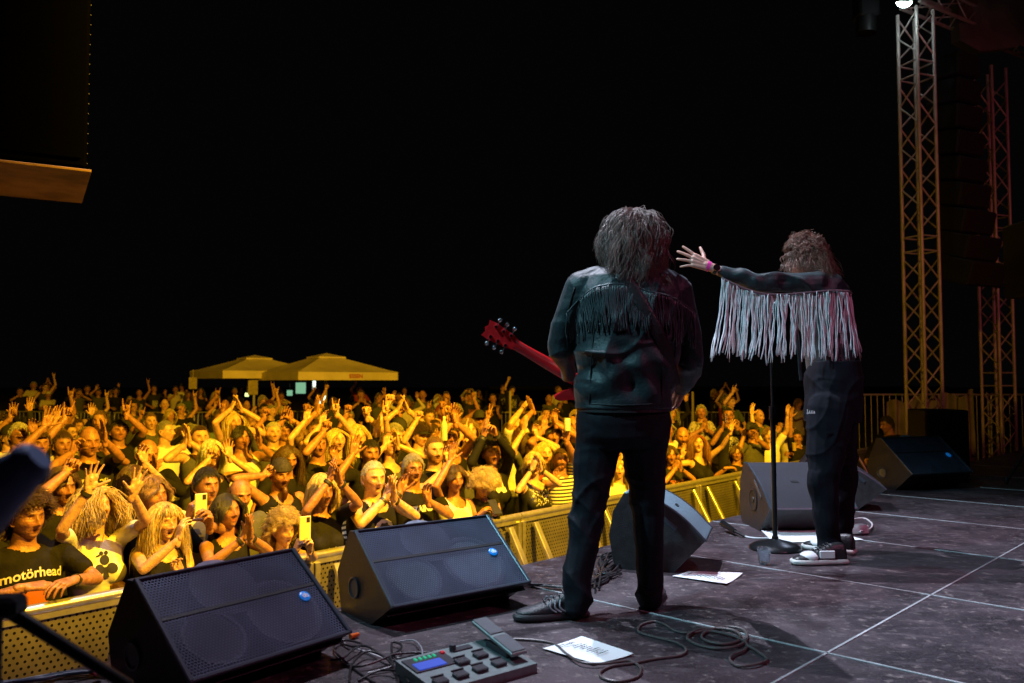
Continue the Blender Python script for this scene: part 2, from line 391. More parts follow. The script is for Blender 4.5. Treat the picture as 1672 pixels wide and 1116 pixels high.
# ---- rear pedestrian fences
m_fence = mat('fence_steel', (.42,.40,.37), .45, .6, noise=.2, nscale=10)
def fence(L_=2.3, h=1.1, name='steel_fence', pitch=.12, feet=True):
    r = thing(name, 'x', 'fence')
    fr = MB(); pts = spline([[0,0,.18],[0,0,h-.12],[.05,0,h-.02],[.14,0,h],[L_-.14,0,h],[L_-.05,0,h-.02],[L_,0,h-.12],[L_,0,.18]], 4)
    fr.tube(pts, .019, 8); fr.tube([[0,0,.19],[L_,0,.19]], .016, 8); fr.build('frame', m_fence, r)
    b = MB(); xs_ = np.arange(pitch, L_-.04, pitch); b.tube([[[x,0,.19],[x,0,h-.01]] for x in xs_], .0085, 5, caps=False); b.build('bars', m_fence, r)
    if feet:
        for x in (.3, L_-.3): f = MB(); f.tube([[x,-.3,.01],[x,0,.12],[x,.3,.01]], .016, 6); f.tube([[x,0,.1],[x,0,.2]], .014, 6); f.build('foot', m_fence, r)
    return r
f0 = fence(); register(f0); first = True
def put_fence(proto, used, p, q, label, group):
    o = copy_tree(proto) if used[0] else proto; used[0] = True
    o.location = (p[0], p[1], gz(p[1])); o.rotation_euler[2] = math.atan2(q[1]-p[1], q[0]-p[0])
    return tag(o, label, 'fence', group)
used = [False]
x = -16.6; kf=0
while x < 5.2:
    y0 = 25.3+.10*x*0+math.sin(x*.7)*.35; y1 = 25.3+math.sin((x+2.35)*.7)*.35
    put_fence(f0, used, (x, y0), (x+2.35, y1), ORD[kf]+' panel from the left of the grey steel rear fence', 'steel barriers closing off the crowd at the back'); x += 2.4; kf+=1
# taller fence at right behind the singer, and barricade with red and white tape
f1 = fence(2.4, 2.0, 'tall_fence', .11, False); register(f1); u1 = [False]
for k in range(2):
    p = W(1392, 660, 14.9); put_fence(f1, u1, (p[0]+k*2.45, p[1]), (p[0]+k*2.45+2.4, p[1]), ['tall dark bar fence just right of the singer','second tall bar fence panel, behind the tarpaulin'][k], 'tall fence panels right of the singer')
f2 = fence(1.9, 1.15, 'taped_barricade', .13); p = W(1392, 700, 12.6)
f2.location = (p[0]-.1, 12.3, .30); f2.rotation_euler[2] = 1.25; tag(f2, 'yellow lit steel barricade wrapped in red and white tape beside the guard', 'fence')
m_tape = mat('hazard_tape', (.7,.1,.06), .5); nt=m_tape.node_tree
wv=nt.nodes.new('ShaderNodeTexWave'); wv.bands_direction='DIAGONAL'; wv.inputs['Scale'].default_value=3.2; nt.links.new(nt.nodes['Texture Coordinate'].outputs['Object'], wv.inputs['Vector'])
cr=nt.nodes.new('ShaderNodeValToRGB'); cr.color_ramp.interpolation='CONSTANT'; cr.color_ramp.elements[1].position=.5; cr.color_ramp.elements[0].color=(.6,.03,.02,1); cr.color_ramp.elements[1].color=(.8,.75,.7,1)
nt.links.new(wv.outputs[0], cr.inputs[0]); nt.links.new(cr.outputs[0], nt.nodes['Principled BSDF'].inputs['Base Color'])
a=MB(); a.box((.95,-.03,.98),(1.9,.006,.16)); a.build('tape', m_tape, f2)
# ---- tarpaulin on the fence
m_tarp = mat('tarpaulin', (.20,.17,.12), .7, noise=.3, nscale=4, bump=.4, bscale=12)
tp = MB(); nx_, nz_ = 90, 24; pa = W(1448, 660, 13.6); pb = W(1592, 640, 13.6)
gx = np.linspace(0,1,nx_); gzv = np.linspace(0,1,nz_); X = pa[0]+(pb[0]-pa[0])*gx[None]+0*gzv[:,None]
top = 1.95+.18*gx+.05*np.sin(gx*21)
Zz = top[None]*gzv[:,None]; Y = 13.6+.10*np.sin(gx*46+2*np.sin(gx*9))[None]*(1.1-gzv[:,None]*.7)+.05*np.sin(gx*17+gzv[:,None]*3)
Vt = np.stack([X+0*Zz, Y, Zz], -1).reshape(-1,3); i=np.arange(nz_-1)[:,None]*nx_; j=np.arange(nx_-1)[None]
Qt = np.stack([i+j,i+j+1,i+nx_+j+1,i+nx_+j],-1).reshape(-1,4)
tp.add(Vt, Qt); Vb = Vt+arr([0,.006,0]); tp.add(Vb, Qt[:,::-1])
tag(tp.build('tarpaulin', m_tarp, sharp=None), 'folded beige tarpaulin hung over the fence behind the truss foot', 'tarpaulin')
# ---- trusses
m_truss = mat('truss_aluminium', (.36,.31,.29), .5, .35, noise=.2, nscale=7, bump=.08)
def truss(name, label, base, H, rot, s=.315, off=0, horiz=None):
    r = thing(name, label, 'truss tower', tuple(base), rot)
    h = s/2; cs = [(-h,-h),(h,-h),(h,h),(-h,h)]
    c = MB(); 
    for x,y in cs: c.tube([[x,y,0],[x,y,H]], .0245, 10)
    d = c; step = .29
    for f in range(4):
        a_, b_ = cs[f], cs[(f+1)%4]; z = .1; k = 0; segs=[]
        while z+step < H:
            md = (z+off) % 2.5
            if md > 2.5-step:
                z += .10; segs.append([[*a_, z],[*b_, z]]); segs.append([[*a_, z+.2],[*b_, z+.2]]); z += .3; continue
            p, q = (a_, b_) if k%2==0 else (b_, a_)
            segs.append([[*p, z],[*q, z+step]]); z += step; k += 1
        d.tube(segs, .0115, 6)
    d.build('lattice', m_truss, r)
    pt = MB(); pt.box((0,0,.006),(.7,.7,.012),bev=.003); pt.build('base_plate', m_truss, r)
    return r
t1 = W(1514, 700, 11.5); t2 = W(1632, 700, 13.0)
truss('truss_tower', 'tall aluminium lattice tower right of the singer with a cool lamp on top', (t1[0]-.03, 11.5, 0), 7.45, math.radians(22.8), off=.9)
truss('truss_tower', 'pinkish lattice tower farther back at the right, behind the hanging loudspeakers', (t2[0], 13.0, 0), 7.2, math.radians(22), off=.3)
# top beam between the towers
bm = thing('truss_beam', 'horizontal lattice beam joining the two towers at the top right', 'truss beam', (t1[0], 11.5, 7.5))
c = MB(); a0 = arr([-.1,0,.2]); a1 = arr([t2[0]-t1[0]+1.8, 2.6, .35]); dv = (a1-a0)/np.linalg.norm(a1-a0); nv = np.cross(dv, arr([0,0,1])); nv/=np.linalg.norm(nv)
offs = [nv*.14+arr([0,0,.14]), -nv*.14+arr([0,0,.14]), -nv*.14-arr([0,0,.14]), nv*.14-arr([0,0,.14])]
for o_ in offs: c.tube([a0+o_, a1+o_], .024, 8)
d = c; n_=14; segs=[]
for k in range(n_):
    for f in range(4):
        p=offs[f]; q=offs[(f+1)%4]
        if k%2: p,q=q,p
        segs.append([a0+(a1-a0)*k/n_+p, a0+(a1-a0)*(k+1)/n_+q])
d.tube(segs, .011, 6); d.build('lattice', m_truss, bm)
m_canvas = mat('roof_canvas', (.07,.05,.04), .8, noise=.4, nscale=3, bump=.5, bscale=10)
cv = MB(); pc=[W(1560,-60,12.2),W(1700,-60,12.2),W(1700,60,12.6),W(1655,78,12.4),W(1600,84,12.2),W(1568,66,12.2)]
cv.add(pc+[p+arr([0,.25,.05]) for p in pc], P=[[0,1,2,3,4,5][::-1],[6,7,8,9,10,11]], Q=[[k,(k+1)%6,6+(k+1)%6,6+k] for k in range(6)])
tag(cv.build('canvas_bundle', m_canvas, sharp=30), 'brown rolled canvas bundle under the beam in the top right corner', 'canvas')
# lamp on the truss
m_lampb = mat('lamp_body', (.008,.008,.009), .4, .3)
m_lens = mat('lamp_lens', (.9,1,1), .2, emit=(.72,.97,1), estr=60)
lp = thing('spot_fixture', 'bright cool white stage lamp shining at the top of the lattice tower', 'stage lamp', tuple(W(1474, -2, 11.0)))
a=MB(); a.lathe([(.02,.30),(.10,.28),(.13,.12),(.135,.0),(.12,-.01)], R=Matrix.Rotation(math.radians(55),3,'X')); a.build('housing', m_lampb, lp)
a=MB(); a.ell((0,-.04,-.06),(.10,.07,.075)); a.build('lens', m_lens, lp)
a=MB(); a.tube(spline([[-.17,0,0],[-.17,0,.22],[0,0,.30],[.17,0,.22],[.17,0,0]],5), .012, 6); a.build('yoke', m_lampb, lp)
pl_ = W(1474, 6, 10.7); lamp('truss_lamp', 'SPOT', (pl_[0]-.05, pl_[1]-.25, pl_[2]-.1), (1.6, 4.3, 1.3), 170, (.6,.72,1), .08, 40, .5)
tb = MB(); tb.box(W(1414, 8, 11.9), (.30,.3,.42), bev=.03); tb.cyl(W(1414,22,11.9),W(1414,55,11.9),.14,20)
tag(tb.build('moving_head_lamp', m_lampb), 'dark unlit stage lamp hanging beside the bright one', 'stage lamp')
# ---- line array
m_spk = mat('speaker_paint', (.009,.009,.011), .7, spec=.2, noise=.25, nscale=30, bump=.35, bscale=220)
m_grl2 = mat('array_grille', (.010,.009,.010), .8, .0, .2, bump=.8, bscale=260)
la = thing('line_array', 'dark curved column of hanging loudspeakers between the two lattice towers', 'loudspeaker', (0,0,0))
pts_ = [(1566,110),(1567,152),(1568,194),(1570,236),(1573,278),(1577,320),(1583,362),(1590,404),(1597,446)]
for k,(x_,y_) in enumerate(pts_):
    p = W(x_, y_, 12.0-.02*k*k*.3); R = (Matrix.Rotation(math.radians(28),3,'Z') @ Matrix.Rotation(math.radians(2+2.1*k),3,'X')).to_3x3()
    a=MB(); a.box((0,.1,0),(.50+.035*k,.5,.335),bev=.02); o=a.build('cabinet', m_spk, la); o.matrix_local = Matrix.LocRotScale(Vector(p), Matrix(R), None)
    b_=MB(); b_.box((0,-.155,0),(.45+.035*k,.02,.29),bev=.004); b_.build('grille', m_grl2, o)
# ---- sub cabinet and side speaker on a stand
sb = thing('subwoofer', 'dark upright loudspeaker box behind the far right wedge monitor', 'loudspeaker', (*G(1549, 782)[:2], STZ), -.1)
pz = G(1549,782); hz = (625-672)*pz[1]/F*-1
a=MB(); a.box((0,.25,.56),(.43,.5,1.12-.02),bev=.015); a.build('cabinet', m_spk, sb); a=MB(); a.box((0,-.006,.57),(.38,.015,1.0),bev=.004); a.build('grille', m_grl2, sb)
sb.scale = (1,1,(pz[1]*112/F)/1.12)
ss = thing('speaker_on_stand', 'loudspeaker on a tripod stand cut by the right frame edge', 'loudspeaker', (0,0,0))
ps = W(1700, 425, 8.3)
a=MB(); a.box(ps, (.53,.42,.74), bev=.02); a.build('cabinet', m_spk, ss)
a=MB(); a.box(ps+arr([0,-.215,0]), (.47,.012,.68), bev=.004); a.build('grille', m_grl2, ss)
a=MB(); pb_ = arr([ps[0], ps[1], STZ]); a.cyl(pb_+arr([0,0,.12]), ps-arr([0,0,.37]), .02); a.build('pole', m_black, ss)
for an in (0,120,240):
    a=MB(); e=pb_+arr([.5*math.cos(math.radians(an+195)), .5*math.sin(math.radians(an+195)), .02]); a.tube([pb_+arr([0,0,.62]), e], .014, 8); a.capsule(e-arr([0,0,0]), e+arr([0,0,.03]), .02,.02); a.build('leg', m_black, ss)
# ---- PA stack at the upper left with plywood underside
m_ply = mat('plywood', (.27,.15,.06), .7, noise=.45, nscale=6, bump=.2, coord='Object')
pk = thing('loudspeaker_stack', 'dark tall loudspeaker stack on a plywood base high at the left edge', 'loudspeaker stack')
za = 2.28+1.10
cN = arr([-2.29,4.47,0]); dF = arr([-.87,-.5,0]); dF/=np.linalg.norm(dF); dB = arr([-.5,.866,0]); Rp = np.stack([-dF, dB, arr([0,0,1])], 1)
def pkp(x, y, z): return cN+dF*x+dB*y+arr([0,0,z])
m_pa = mat('pa_paint', (.001,.001,.0012), .9, spec=0, bump=.3, bscale=200)
a=MB(); a.box(pkp(.9,.44,za+1.36),(1.8,.80,2.6),Rp,bev=.015); a.build('cabinet', m_pa, pk)
a=MB(); a.box(pkp(.9,.03,za+1.36),(1.74,.02,2.5),Rp); a.build('grille', m_pa, pk)
a=MB(); a.box(pkp(.895,.42,za+.034),(1.83,.90,.016),Rp,bev=.003); a.build('plywood_base', m_ply, pk)
m_rivet = mat('rivet', (.03,.028,.03), .6, .0)
for k in range(28):
    a=MB(); a.ell(pkp(-.002,.05,za+.09+k*.055), (.004,.004,.004), n=6); a.build('edge_rivet', m_rivet, pk)
a=MB(); a.box(pkp(1.15,.35,za/2),(1.42,.3,za-.02),Rp,bev=.01); a.build('support_post', m_pa, pk)
lamp('pit_lamp','SPOT',(-2.75,5.6,1.7),(-2.85,4.75,3.4),5,(1,.40,.05),.05,60,.8)  # added fill lamp with no visible source, brightens the plywood underside
# ---- unseen plates added to block the warm crowd light from stage, stack and towers
for k,(nm,kd,loc,tg,pw_,*_r) in enumerate(LAMPS[:3]):
    fx = thing('stage_light_fixture', ['warm crowd light with barn door over the middle of the stage','warm crowd light with barn door over the camera','warm crowd light with barn door over stage right'][k], 'stage lamp')
    Lp = arr(loc); ea = uv(-9,1.6)+arr([0,0,.7]); eb = uv(13,1.6)+arr([0,0,.7]); kk=.17
    A_=Lp+(ea-Lp)*kk; B_=Lp+(eb-Lp)*kk; dn=-Vd*2.2; th=arr([0,0,-.004])
    a=MB(); a.add([A_,B_,B_+dn,A_+dn,A_+th,B_+th,B_+dn+th,A_+dn+th],[[3,2,1,0],[4,5,6,7],[0,4,5,1],[3,2,6,7],[1,5,6,2],[0,3,7,4]]); a.build('barn_door', m_black, fx)
    a=MB(); a.box(Lp+arr([0,0,.28])-Vd*.1,(.35,.35,.3),bev=.02); a.build('housing', m_black, fx)
    for tgt in ([(-2.15,4.3),(-4.0,3.4),3.28,7.2],[(4.9,10.9),(8.6,14.0),1.5,7.9])[:1 if k==1 else 2]:
        cr_=[(*tgt[0],tgt[2]),(*tgt[1],tgt[2]),(*tgt[1],tgt[3]),(*tgt[0],tgt[3])]
        P_=[Lp+(arr(q_)-Lp)*(.7/np.linalg.norm(arr(q_)-Lp)) for q_ in cr_]; nn_=(arr(cr_[0])-Lp); nn_=nn_/np.linalg.norm(nn_)*.004
        a=MB(); a.add(P_+[p_+nn_ for p_ in P_],[[0,1,2,3],[7,6,5,4],[0,4,5,1],[1,5,6,2],[2,6,7,3],[3,7,4,0]]); a.build('flag', m_black, fx)
# ================================================================ THINGS ON STAGE
m_cab = mat('monitor_paint', (.018,.018,.023), .42, noise=.3, nscale=18, bump=.45, bscale=240)
m_trim = mat('monitor_trim', (.05,.06,.08), .35, .2)
m_grille = perf_mat('monitor_grille', (.085,.10,.155), .0115, .36, .36, .35, plane='xy')
m_cone = mat('speaker_cone', (.26,.26,.32), .55, noise=.2); m_cap = mat('dust_cap', (.3,.3,.35), .3)
m_badge = mat('blue_badge', (.01,.22,.75), .3, emit=(.0,.25,.9), estr=.25); m_white = mat('white_print', (.8,.8,.8), .5)
m_glyph = mat('badge_glyph', (.8,.9,.95), .5)
def text_mesh(body, size, ext=.0015, align='CENTER', shear=0, bold=0):
    cu = bpy.data.curves.new('t', 'FONT'); cu.body = body; cu.size = size; cu.extrude = ext; cu.align_x = align; cu.align_y='CENTER'; cu.shear = shear; cu.offset = bold; cu.resolution_u = 3
    o = bpy.data.objects.new('t', cu); C.objects.link(o); dg = bpy.context.evaluated_depsgraph_get(); e=o.evaluated_get(dg); me=e.to_mesh()
    V=arr([v.co[:] for v in me.vertices]); Pl=[list(p.vertices) for p in me.polygons]; e.to_mesh_clear(); bpy.data.objects.remove(o); bpy.data.curves.remove(cu)
    return V, Pl
def wedge(label, ridge_l, ridge_r, hr=.35, lip_drop=.25, run=.34, S=1.0, name='stage_monitor'):
    # ridge_l/ridge_r: world XY of the upper back edge ends (stage height + hr)
    a = arr(ridge_l); b = arr(ridge_r); ctr=(a+b)/2; Wd = np.linalg.norm(b-a); yaw = math.atan2(b[1]-a[1], b[0]-a[0])
    r = thing(name, label, 'stage monitor', (ctr[0], ctr[1], STZ), yaw)
    hl = hr-lip_drop
    # profile in (y,z) with the ridge at y=0 and the grille falling towards -y (the performer)
    prof = [(-run,hl),(-.02*S,hr),(.02*S,hr),(.13*S,.16*S),(.09*S,0),(-run+.16*S,0)]
    bd = MB(); R = np.array(Matrix.Rotation(math.pi/2,4,'Z'))
    n=len(prof); X=Wd/2; p=arr(prof)
    nrm=arr([-(hr-hl), -( -run+.02*S)]);
    # side cheeks, shell open towards the grille
    sd=arr([hr-hl, run-.02*S]); ln=np.linalg.norm(sd); gn=arr([-sd[0], sd[1]])/ln   # outward normal of the grille (y,z)
    inn=[q.copy() for q in p]; inn[0]=p[0]-gn*.022*S+arr([.02,-.004])*S; inn[1]=p[1]-gn*.022*S
    shell=[]
    V=[]; 
    for x in (-X, X): V += [[x,q[0],q[1]] for q in p]
    Qs=[]; 
    for k in range(1,n): k2=(k+1)%n; Qs.append([k,k2,n+k2,n+k][::-1])
    bd.add(V, Qs, P=[list(range(n)), list(range(n,2*n))[::-1]])
    # inner baffle behind the grille
    q0=p[0]-gn*.05*S; q1=p[1]-gn*.05*S
    bd.add([[-X+.004,*q0],[X-.004,*q0],[X-.004,*q1],[-X+.004,*q1]],[[0,1,2,3]],m=0)
    ob=bd.build('cabinet', m_cab, r, sharp=25)
    def gl(u, v, off=0):  # u across (-X..X), v down the slope 0..1 from ridge
        q=p[1]+(p[0]-p[1])*v+gn*off; return arr([u,q[0],q[1]])
    dn=(p[0]-p[1])/ln; Rg=np.stack([arr([1,0,0]), arr([0,-dn[0],-dn[1]]), arr([0,gn[0],gn[1]])],1)
    M4=Matrix(np.vstack([np.hstack([Rg, gl(0,.5,.001)[:,None]]),[0,0,0,1]]).tolist())
    # grille in its own coordinates so the holes lie in its plane
    sl=.42
    gm=MB()
    for v0,v1 in ((.015,sl-.012),(sl+.012,.985)):
        y0=(.5-v1)*ln; y1=(.5-v0)*ln; gm.box((0,(y0+y1)/2,0),(Wd-.03*S, y1-y0, .0025))
    go=gm.build('grille', m_grille, r); go.matrix_local=M4
    tr=MB()
    for sx in (-1,1): tr.box((sx*(X-.008*S),0,.0035),(.017*S,ln+.004,.012*S),bev=.003)
    tr.box((0,-ln/2+.002,.002),(Wd,.014*S,.012*S),bev=.003); tr.box((0,ln/2,.002),(Wd,.010*S,.012*S),bev=.003)
    to=tr.build('trim', m_trim, r); to.matrix_local=M4
    bar=MB(); bar.box((0,(.5-sl)*ln,-.0005),(Wd-.034*S,.014,.007),bev=.001); bo=bar.build('cross_bar', m_black, r); bo.matrix_local=M4
    for cx,cy,cr in ((-.25*Wd,-.17*ln,.115*S),(.20*Wd,-.10*ln,.150*S)):
        rr=min(cr*Wd/.66, .37*ln); cn=MB()
        cn.lathe([(rr,-.012),(rr*.96,-.006),(rr*.86,-.006),(rr*.80,-.014),(rr*.34,-.040),(rr*.3,-.036),(rr*.22,-.026),(.001,-.02)], (cx,cy,0), 40)
        co=cn.build('speaker_cone', m_cone, r); co.matrix_local=M4
    hn=MB(); hn.lathe([(.12*S,-.006),(.10*S,-.02),(.02*S,-.044),(.001,-.045)],(-.05*Wd,.28*ln,0),30); ho=hn.build('horn', m_cone, r); ho.matrix_local=M4
    bg=MB(); bg.lathe([(.021*S,0),(.021*S,.004),(.018*S,.006),(.001,.006)],(.36*Wd,.5*ln-.53*ln,.002),24); b_=bg.build('badge', m_badge, r); b_.matrix_local=M4
    tv,tp_=text_mesh('db', .026*S, .0006, bold=.0008); t=MB(); t.add(tv+arr([.36*Wd,-.03*ln,.0092]),P=tp_); t.build('emblem', m_glyph, b_, sharp=None)
    # side handle cups
    for sx in (-1,1):
        h=MB(); h.lathe([(.045*S,0),(.047*S,.004),(.040*S,.006),(.036*S,.002),(.030*S,-.0005),(.001,-.0005)],(0,0,0),24); h2=h.build('side_socket', m_trim, r)
        h2.matrix_local=Matrix.Translation((sx*(X+.0015),-.03*S,.12*S)) @ Matrix.Rotation(sx*math.pi/2,4,'Y')
    for sx in (-.42,.42):
        f=MB(); f.cyl((sx*Wd,-run+.20*S,-.0),(sx*Wd,-run+.20*S,.012),.018,12); f.build('rubber_foot', m_black, r)
    return r
def Wz(px,py,h): return G(px,py,STZ+h)[:2]
wedge('large perforated wedge monitor at the front left, nearest the camera', Wz(212,948,.35), Wz(475,897,.35))
wedge('perforated wedge monitor behind the foot pedal board, second from the left', Wz(574,868,.35), Wz(793,842,.35))
a_=Wz(1434,716,.46); b_=Wz(1530,713,.46)
wedge('dark wedge monitor farthest right near the lattice tower, blue badge on its grille', a_, b_, hr=.46, lip_drop=.30, run=.38, S=1.2)
# ---- low curved monitors
m_cgr = mat('foam_grille', (.14,.22,.27), .85, noise=.25, nscale=300, bump=.5, bscale=400)
m_cgr2 = mat('grey_grille', (.028,.028,.038), .8, noise=.35, nscale=260, bump=.5, bscale=400)
m_scuff = mat('scuffed_cabinet', (.020,.016,.019), .5, noise=.55, nscale=22, bump=.45, bscale=180)
def curved_monitor(label, top_near, top_far, mg, L_=.62, hgt=.40, wid=None):
    # top_near/top_far: world XY of the two ends of the lip (lower front edge) ; performer side is to the right of near->far
    a=arr(top_near); b=arr(top_far); d=b-a; Wd=np.linalg.norm(d) if wid is None else wid; d=d/np.linalg.norm(d)
    yaw=math.atan2(d[1],d[0]); r=thing('curved_stage_monitor', label,'stage monitor',(a[0],a[1],STZ),yaw)
    # local: x along width, y>0 away from the performer
    arc=spline([(0,.17),(.13,.275),(.28,.355),(.44,hgt),(.52,hgt-.004)],6)
    P=[(float(q[0])*L_/.62,float(q[1])) for q in arc]; back=[(L_*.955,.30),(L_,.17),(L_*.95,.03),(L_*.90,0),(.20*L_/.62,0)]
    prof=P+back; n=len(prof); X=Wd; V=[]
    for x in (0,X): V+=[[x,q[0],q[1]] for q in prof]
    na=len(P); Qs=[[k,(k+1)%n,n+(k+1)%n,n+k] for k in range(n) if not (k<na-1)]
    bd=MB(); bd.add(V,Qs,P=[list(range(n))[::-1],list(range(n,2*n))]); bd.build('cabinet', m_scuff, r, sharp=30)
    gm=MB(); e=.012; V=[]
    for x in (e,X-e): V+=[[x,q[0],q[1]+.002] for q in P]
    Q_=[[k,k+1,na+k+1,na+k] for k in range(na-1)]; gm.add(V,[q[::-1] for q in Q_]); V2=arr(V)-arr([0,0,.004]); gm.add(V2,Q_); gm.build('grille', mg, r, sharp=40)
    t=MB()
    for x in (.005,X-.005): t.tube([[x,q[0],q[1]] for q in P],.007,6)
    t.tube([[.005,P[0][0],P[0][1]],[X-.005,P[0][0],P[0][1]]],.006,6); t.build('edge_trim', m_trim, r)
    t=MB(); t.box((X*.42,P[9][0],P[9][1]+.002),(.05,.02,.006),Matrix.Rotation(math.radians(35),3,'X')); t.build('grille_plate', m_black, r)
    for x,s_ in ((0,-1),(X,1)):
        h=MB(); h.lathe([(.075,0),(.078,.004),(.066,.006),(.058,.001),(.020,.0),(.018,.006),(.001,.006)],(0,0,0),26); o=h.build('pole_socket', m_black, r); o.matrix_local=Matrix.Translation((x+s_*.001,.30,.19)) @ Matrix.Rotation(s_*math.pi/2,4,'Y')
        h=MB(); R=Matrix.Rotation(math.radians(38),3,'X'); h.box((x+s_*.002,.21,.272),(.004,.16,.022),R,bev=.001); h.build('carry_handle', m_trim, r)
    return r
# lip ends projected from the photo (lip height .17 above the deck)
curved_monitor('low curved wedge monitor with pale blue grille beside the guitarist', Wz(1152,884,.17), Wz(1180,853,.17)+arr([.04,.28]), m_cgr, wid=.42, L_=.50)
pA=Wz(1257,832,.17); 
curved_monitor('low curved wedge monitor with grey grille behind the microphone stand', pA, pA+arr([.9,.06]), m_cgr2, wid=.58, L_=.58, hgt=.42)
pB=Wz(1447,800,.17)
curved_monitor('low curved wedge monitor half hidden behind the legs of the singer', pB, pB+arr([.16,.5]), m_cgr2, wid=.5, L_=.66)
# ---- microphone stand of the singer
m_stand = mat('stand_black', (.012,.012,.014), .3, .3); m_chrome = mat('chrome', (.7,.72,.75), .15, 1)
bs = G(1266,897); ms = thing('microphone_stand','black straight microphone stand with round base in front of the singer','microphone stand',tuple(bs))
a=MB(); a.lathe([(.150,0),(.153,.008),(.148,.018),(.12,.034),(.05,.052),(.02,.060),(.018,.075)],n=40); a.build('round_base', m_stand, ms)
a=MB(); a.cyl((0,0,.07),(-.004,.0,.80),.0145,14); a.build('lower_tube', m_stand, ms)
a=MB(); a.cyl((-.004,0,.80),(-.010,.0,1.36),.0085,12); a.build('upper_tube', m_stand, ms)
a=MB(); a.cyl((-.004,0,.76),(-.004,0,.84),.021,16); a.build('clutch', m_stand, ms)
a=MB(); a.capsule((-.010,0,1.36),(.04,.06,1.43),.012,.016); a.ell((.05,.075,1.45),(.025,.025,.025)); a.build('microphone', m_stand, ms)
# ---- near stand at the lower left
ns = thing('low_microphone_stand','out of focus black microphone stand leaning in at the lower left edge','microphone stand')
q0=W(-14,980,1.45); q1=W(212,1122,1.45)
a=MB(); a.tube([q0,q1],[[.0125,.010]],12); a.build('boom_arm', m_stand, ns)
a=MB(); a.box(W(6,990,1.45),(.062,.05,.036),bev=.008); a.build('clutch', m_stand, ns)
a=MB(); a.tube([W(-6,985,1.45),[W(-6,985,1.45)[0],1.45,STZ+.02]],.011,12); a.build('pole', m_stand, ns)
a=MB(); a.lathe([(.14,0),(.145,.01),(.05,.03),(.02,.04)],c=(W(-6,985,1.45)[0],1.45,STZ),n=30); a.build('round_base', m_stand, ns)
nm = thing('near_microphone','large blurred dark microphone with blue lit upper edge at the left edge','microphone')
m_mic=mat('mic_body',(.16,.22,.40),.45,0)  # blue of the edge light is put into the body colour
p0=W(-70,850,.95); p1=W(44,762,.95); a=MB(); a.tube([p0,p1],[[.046,.024]],24); a.build('body',m_mic,nm)
dd=(p1-p0)/np.linalg.norm(p1-p0); a=MB(); a.tube([p1,p1+dd*.004,p1+dd*.012,p1+dd*.018],[[.024,.025,.023,.016]],24); a.build('grille_head',m_mic,nm)
a=MB(); a.tube([p0,p0-dd*.08-arr([0,0,.10])],[[.006,.006]],8); a.build('holder_stem',m_stand,nm)
# ---- pedal board
m_ped = mat('pedal_metal', (.22,.27,.27), .4, .5, noise=.12, nscale=40); m_pdark = mat('pedal_panel', (.03,.03,.04), .4)
m_padp = mat('foot_switch', (.045,.045,.055), .5, bump=.5, bscale=500); m_lcd = mat('blue_display', (.05,.08,.3), .3, emit=(.04,.09,.6), estr=.7)
m_led = mat('green_led', (.02,.3,.15), .4, emit=(.02,.6,.3), estr=.5); m_red = mat('red_key', (.6,.02,.03), .4, emit=(.6,.02,.03), estr=.15); m_tread = mat('grey_tread', (.20,.21,.23), .8, bump=.8, bscale=600)
cA=G(660,1092,STZ+.05)[:2]; cB=G(872,1078,STZ+.03)[:2]; cL=G(660,1080,STZ+.05)[:2]
# board corners in the photo: top-left (660,1078), top-right(797,1043) .. right end (878,1078), front (720,1116+)
TL=G(661,1080,STZ+.055)[:2]; TR=G(795,1046,STZ+.055)[:2]; BR=G(877,1076,STZ+.045)[:2]
ex=(BR-TL); 
xv=BR-G(713,1121,STZ+.045)[:2]; Lx=np.linalg.norm(xv); xv/=Lx; yv=arr([-xv[1],xv[0]]); Ly=float((TR-BR)@yv); Ly=abs(Ly)
org=BR-xv*Lx
pb=thing('pedal_board','silver multi effects foot pedal board with expression pedal on the stage','effects pedal',(org[0],org[1],STZ),math.atan2(xv[1],xv[0]))
a=MB(); a.prism([(0,0),(0,.03),(Ly,.062),(Ly,0)],0,Lx,M=Matrix(((0,1,0,0),(1,0,0,0),(0,0,1,0),(0,0,0,1)))); 
a.q=[q[:,::-1] for q in a.q]; a.p=[f[::-1] for f in a.p]; a.build('chassis', m_ped, pb, sharp=20)
slp=math.atan2(.032,Ly); Rp_=Matrix.Rotation(slp,3,'X')
def onp(x,y,h=0): return arr([x, y, .03+y*math.tan(slp)+h])
a=MB(); a.box(onp(.36*Lx*.62,.72*Ly,.002),(.40*Lx,.40*Ly,.005),Rp_,bev=.001); a.build('control_panel', m_pdark, pb)
a=MB(); a.box(onp(.27*Lx*.7,.64*Ly,.006),(.26*Lx,.19*Ly,.004),Rp_); a.build('display', m_lcd, pb)
a=MB(); a.box(onp(.60*Lx,.88*Ly,.002),(.20*Lx,.11*Ly,.006),Rp_,bev=.001); a.build('side_panel', m_pdark, pb)
for k in range(5):
    a=MB(); a.box(onp(.13*Lx+k*.045*Lx,.84*Ly,.006),(.02*Lx,.07*Ly,.006),Rp_,bev=.001); a.build('green_key', m_led, pb)
a=MB(); a.box(onp(.40*Lx,.86*Ly,.007),(.035*Lx,.06*Ly,.007),Rp_,bev=.001); a.build('red_key', m_red, pb)
a=MB(); a.cyl(onp(.52*Lx,.90*Ly,0),onp(.52*Lx,.90*Ly,.02),.012,16); a.build('knob', m_padp, pb)
for k in range(6):
    x_=(.10,.30,.50,.70,.45,.66)[k]*Lx; y_=(.16,.18,.20,.22,.50,.55)[k]*Ly
    a=MB(); a.box(onp(x_,y_,.006),(.115*Lx,.15*Ly,.014),Rp_,bev=.003); a.box(onp(x_,y_+.08*Ly,.014),(.115*Lx,.02*Ly,.006),Rp_); o=a.build('foot_switch', m_padp, pb)
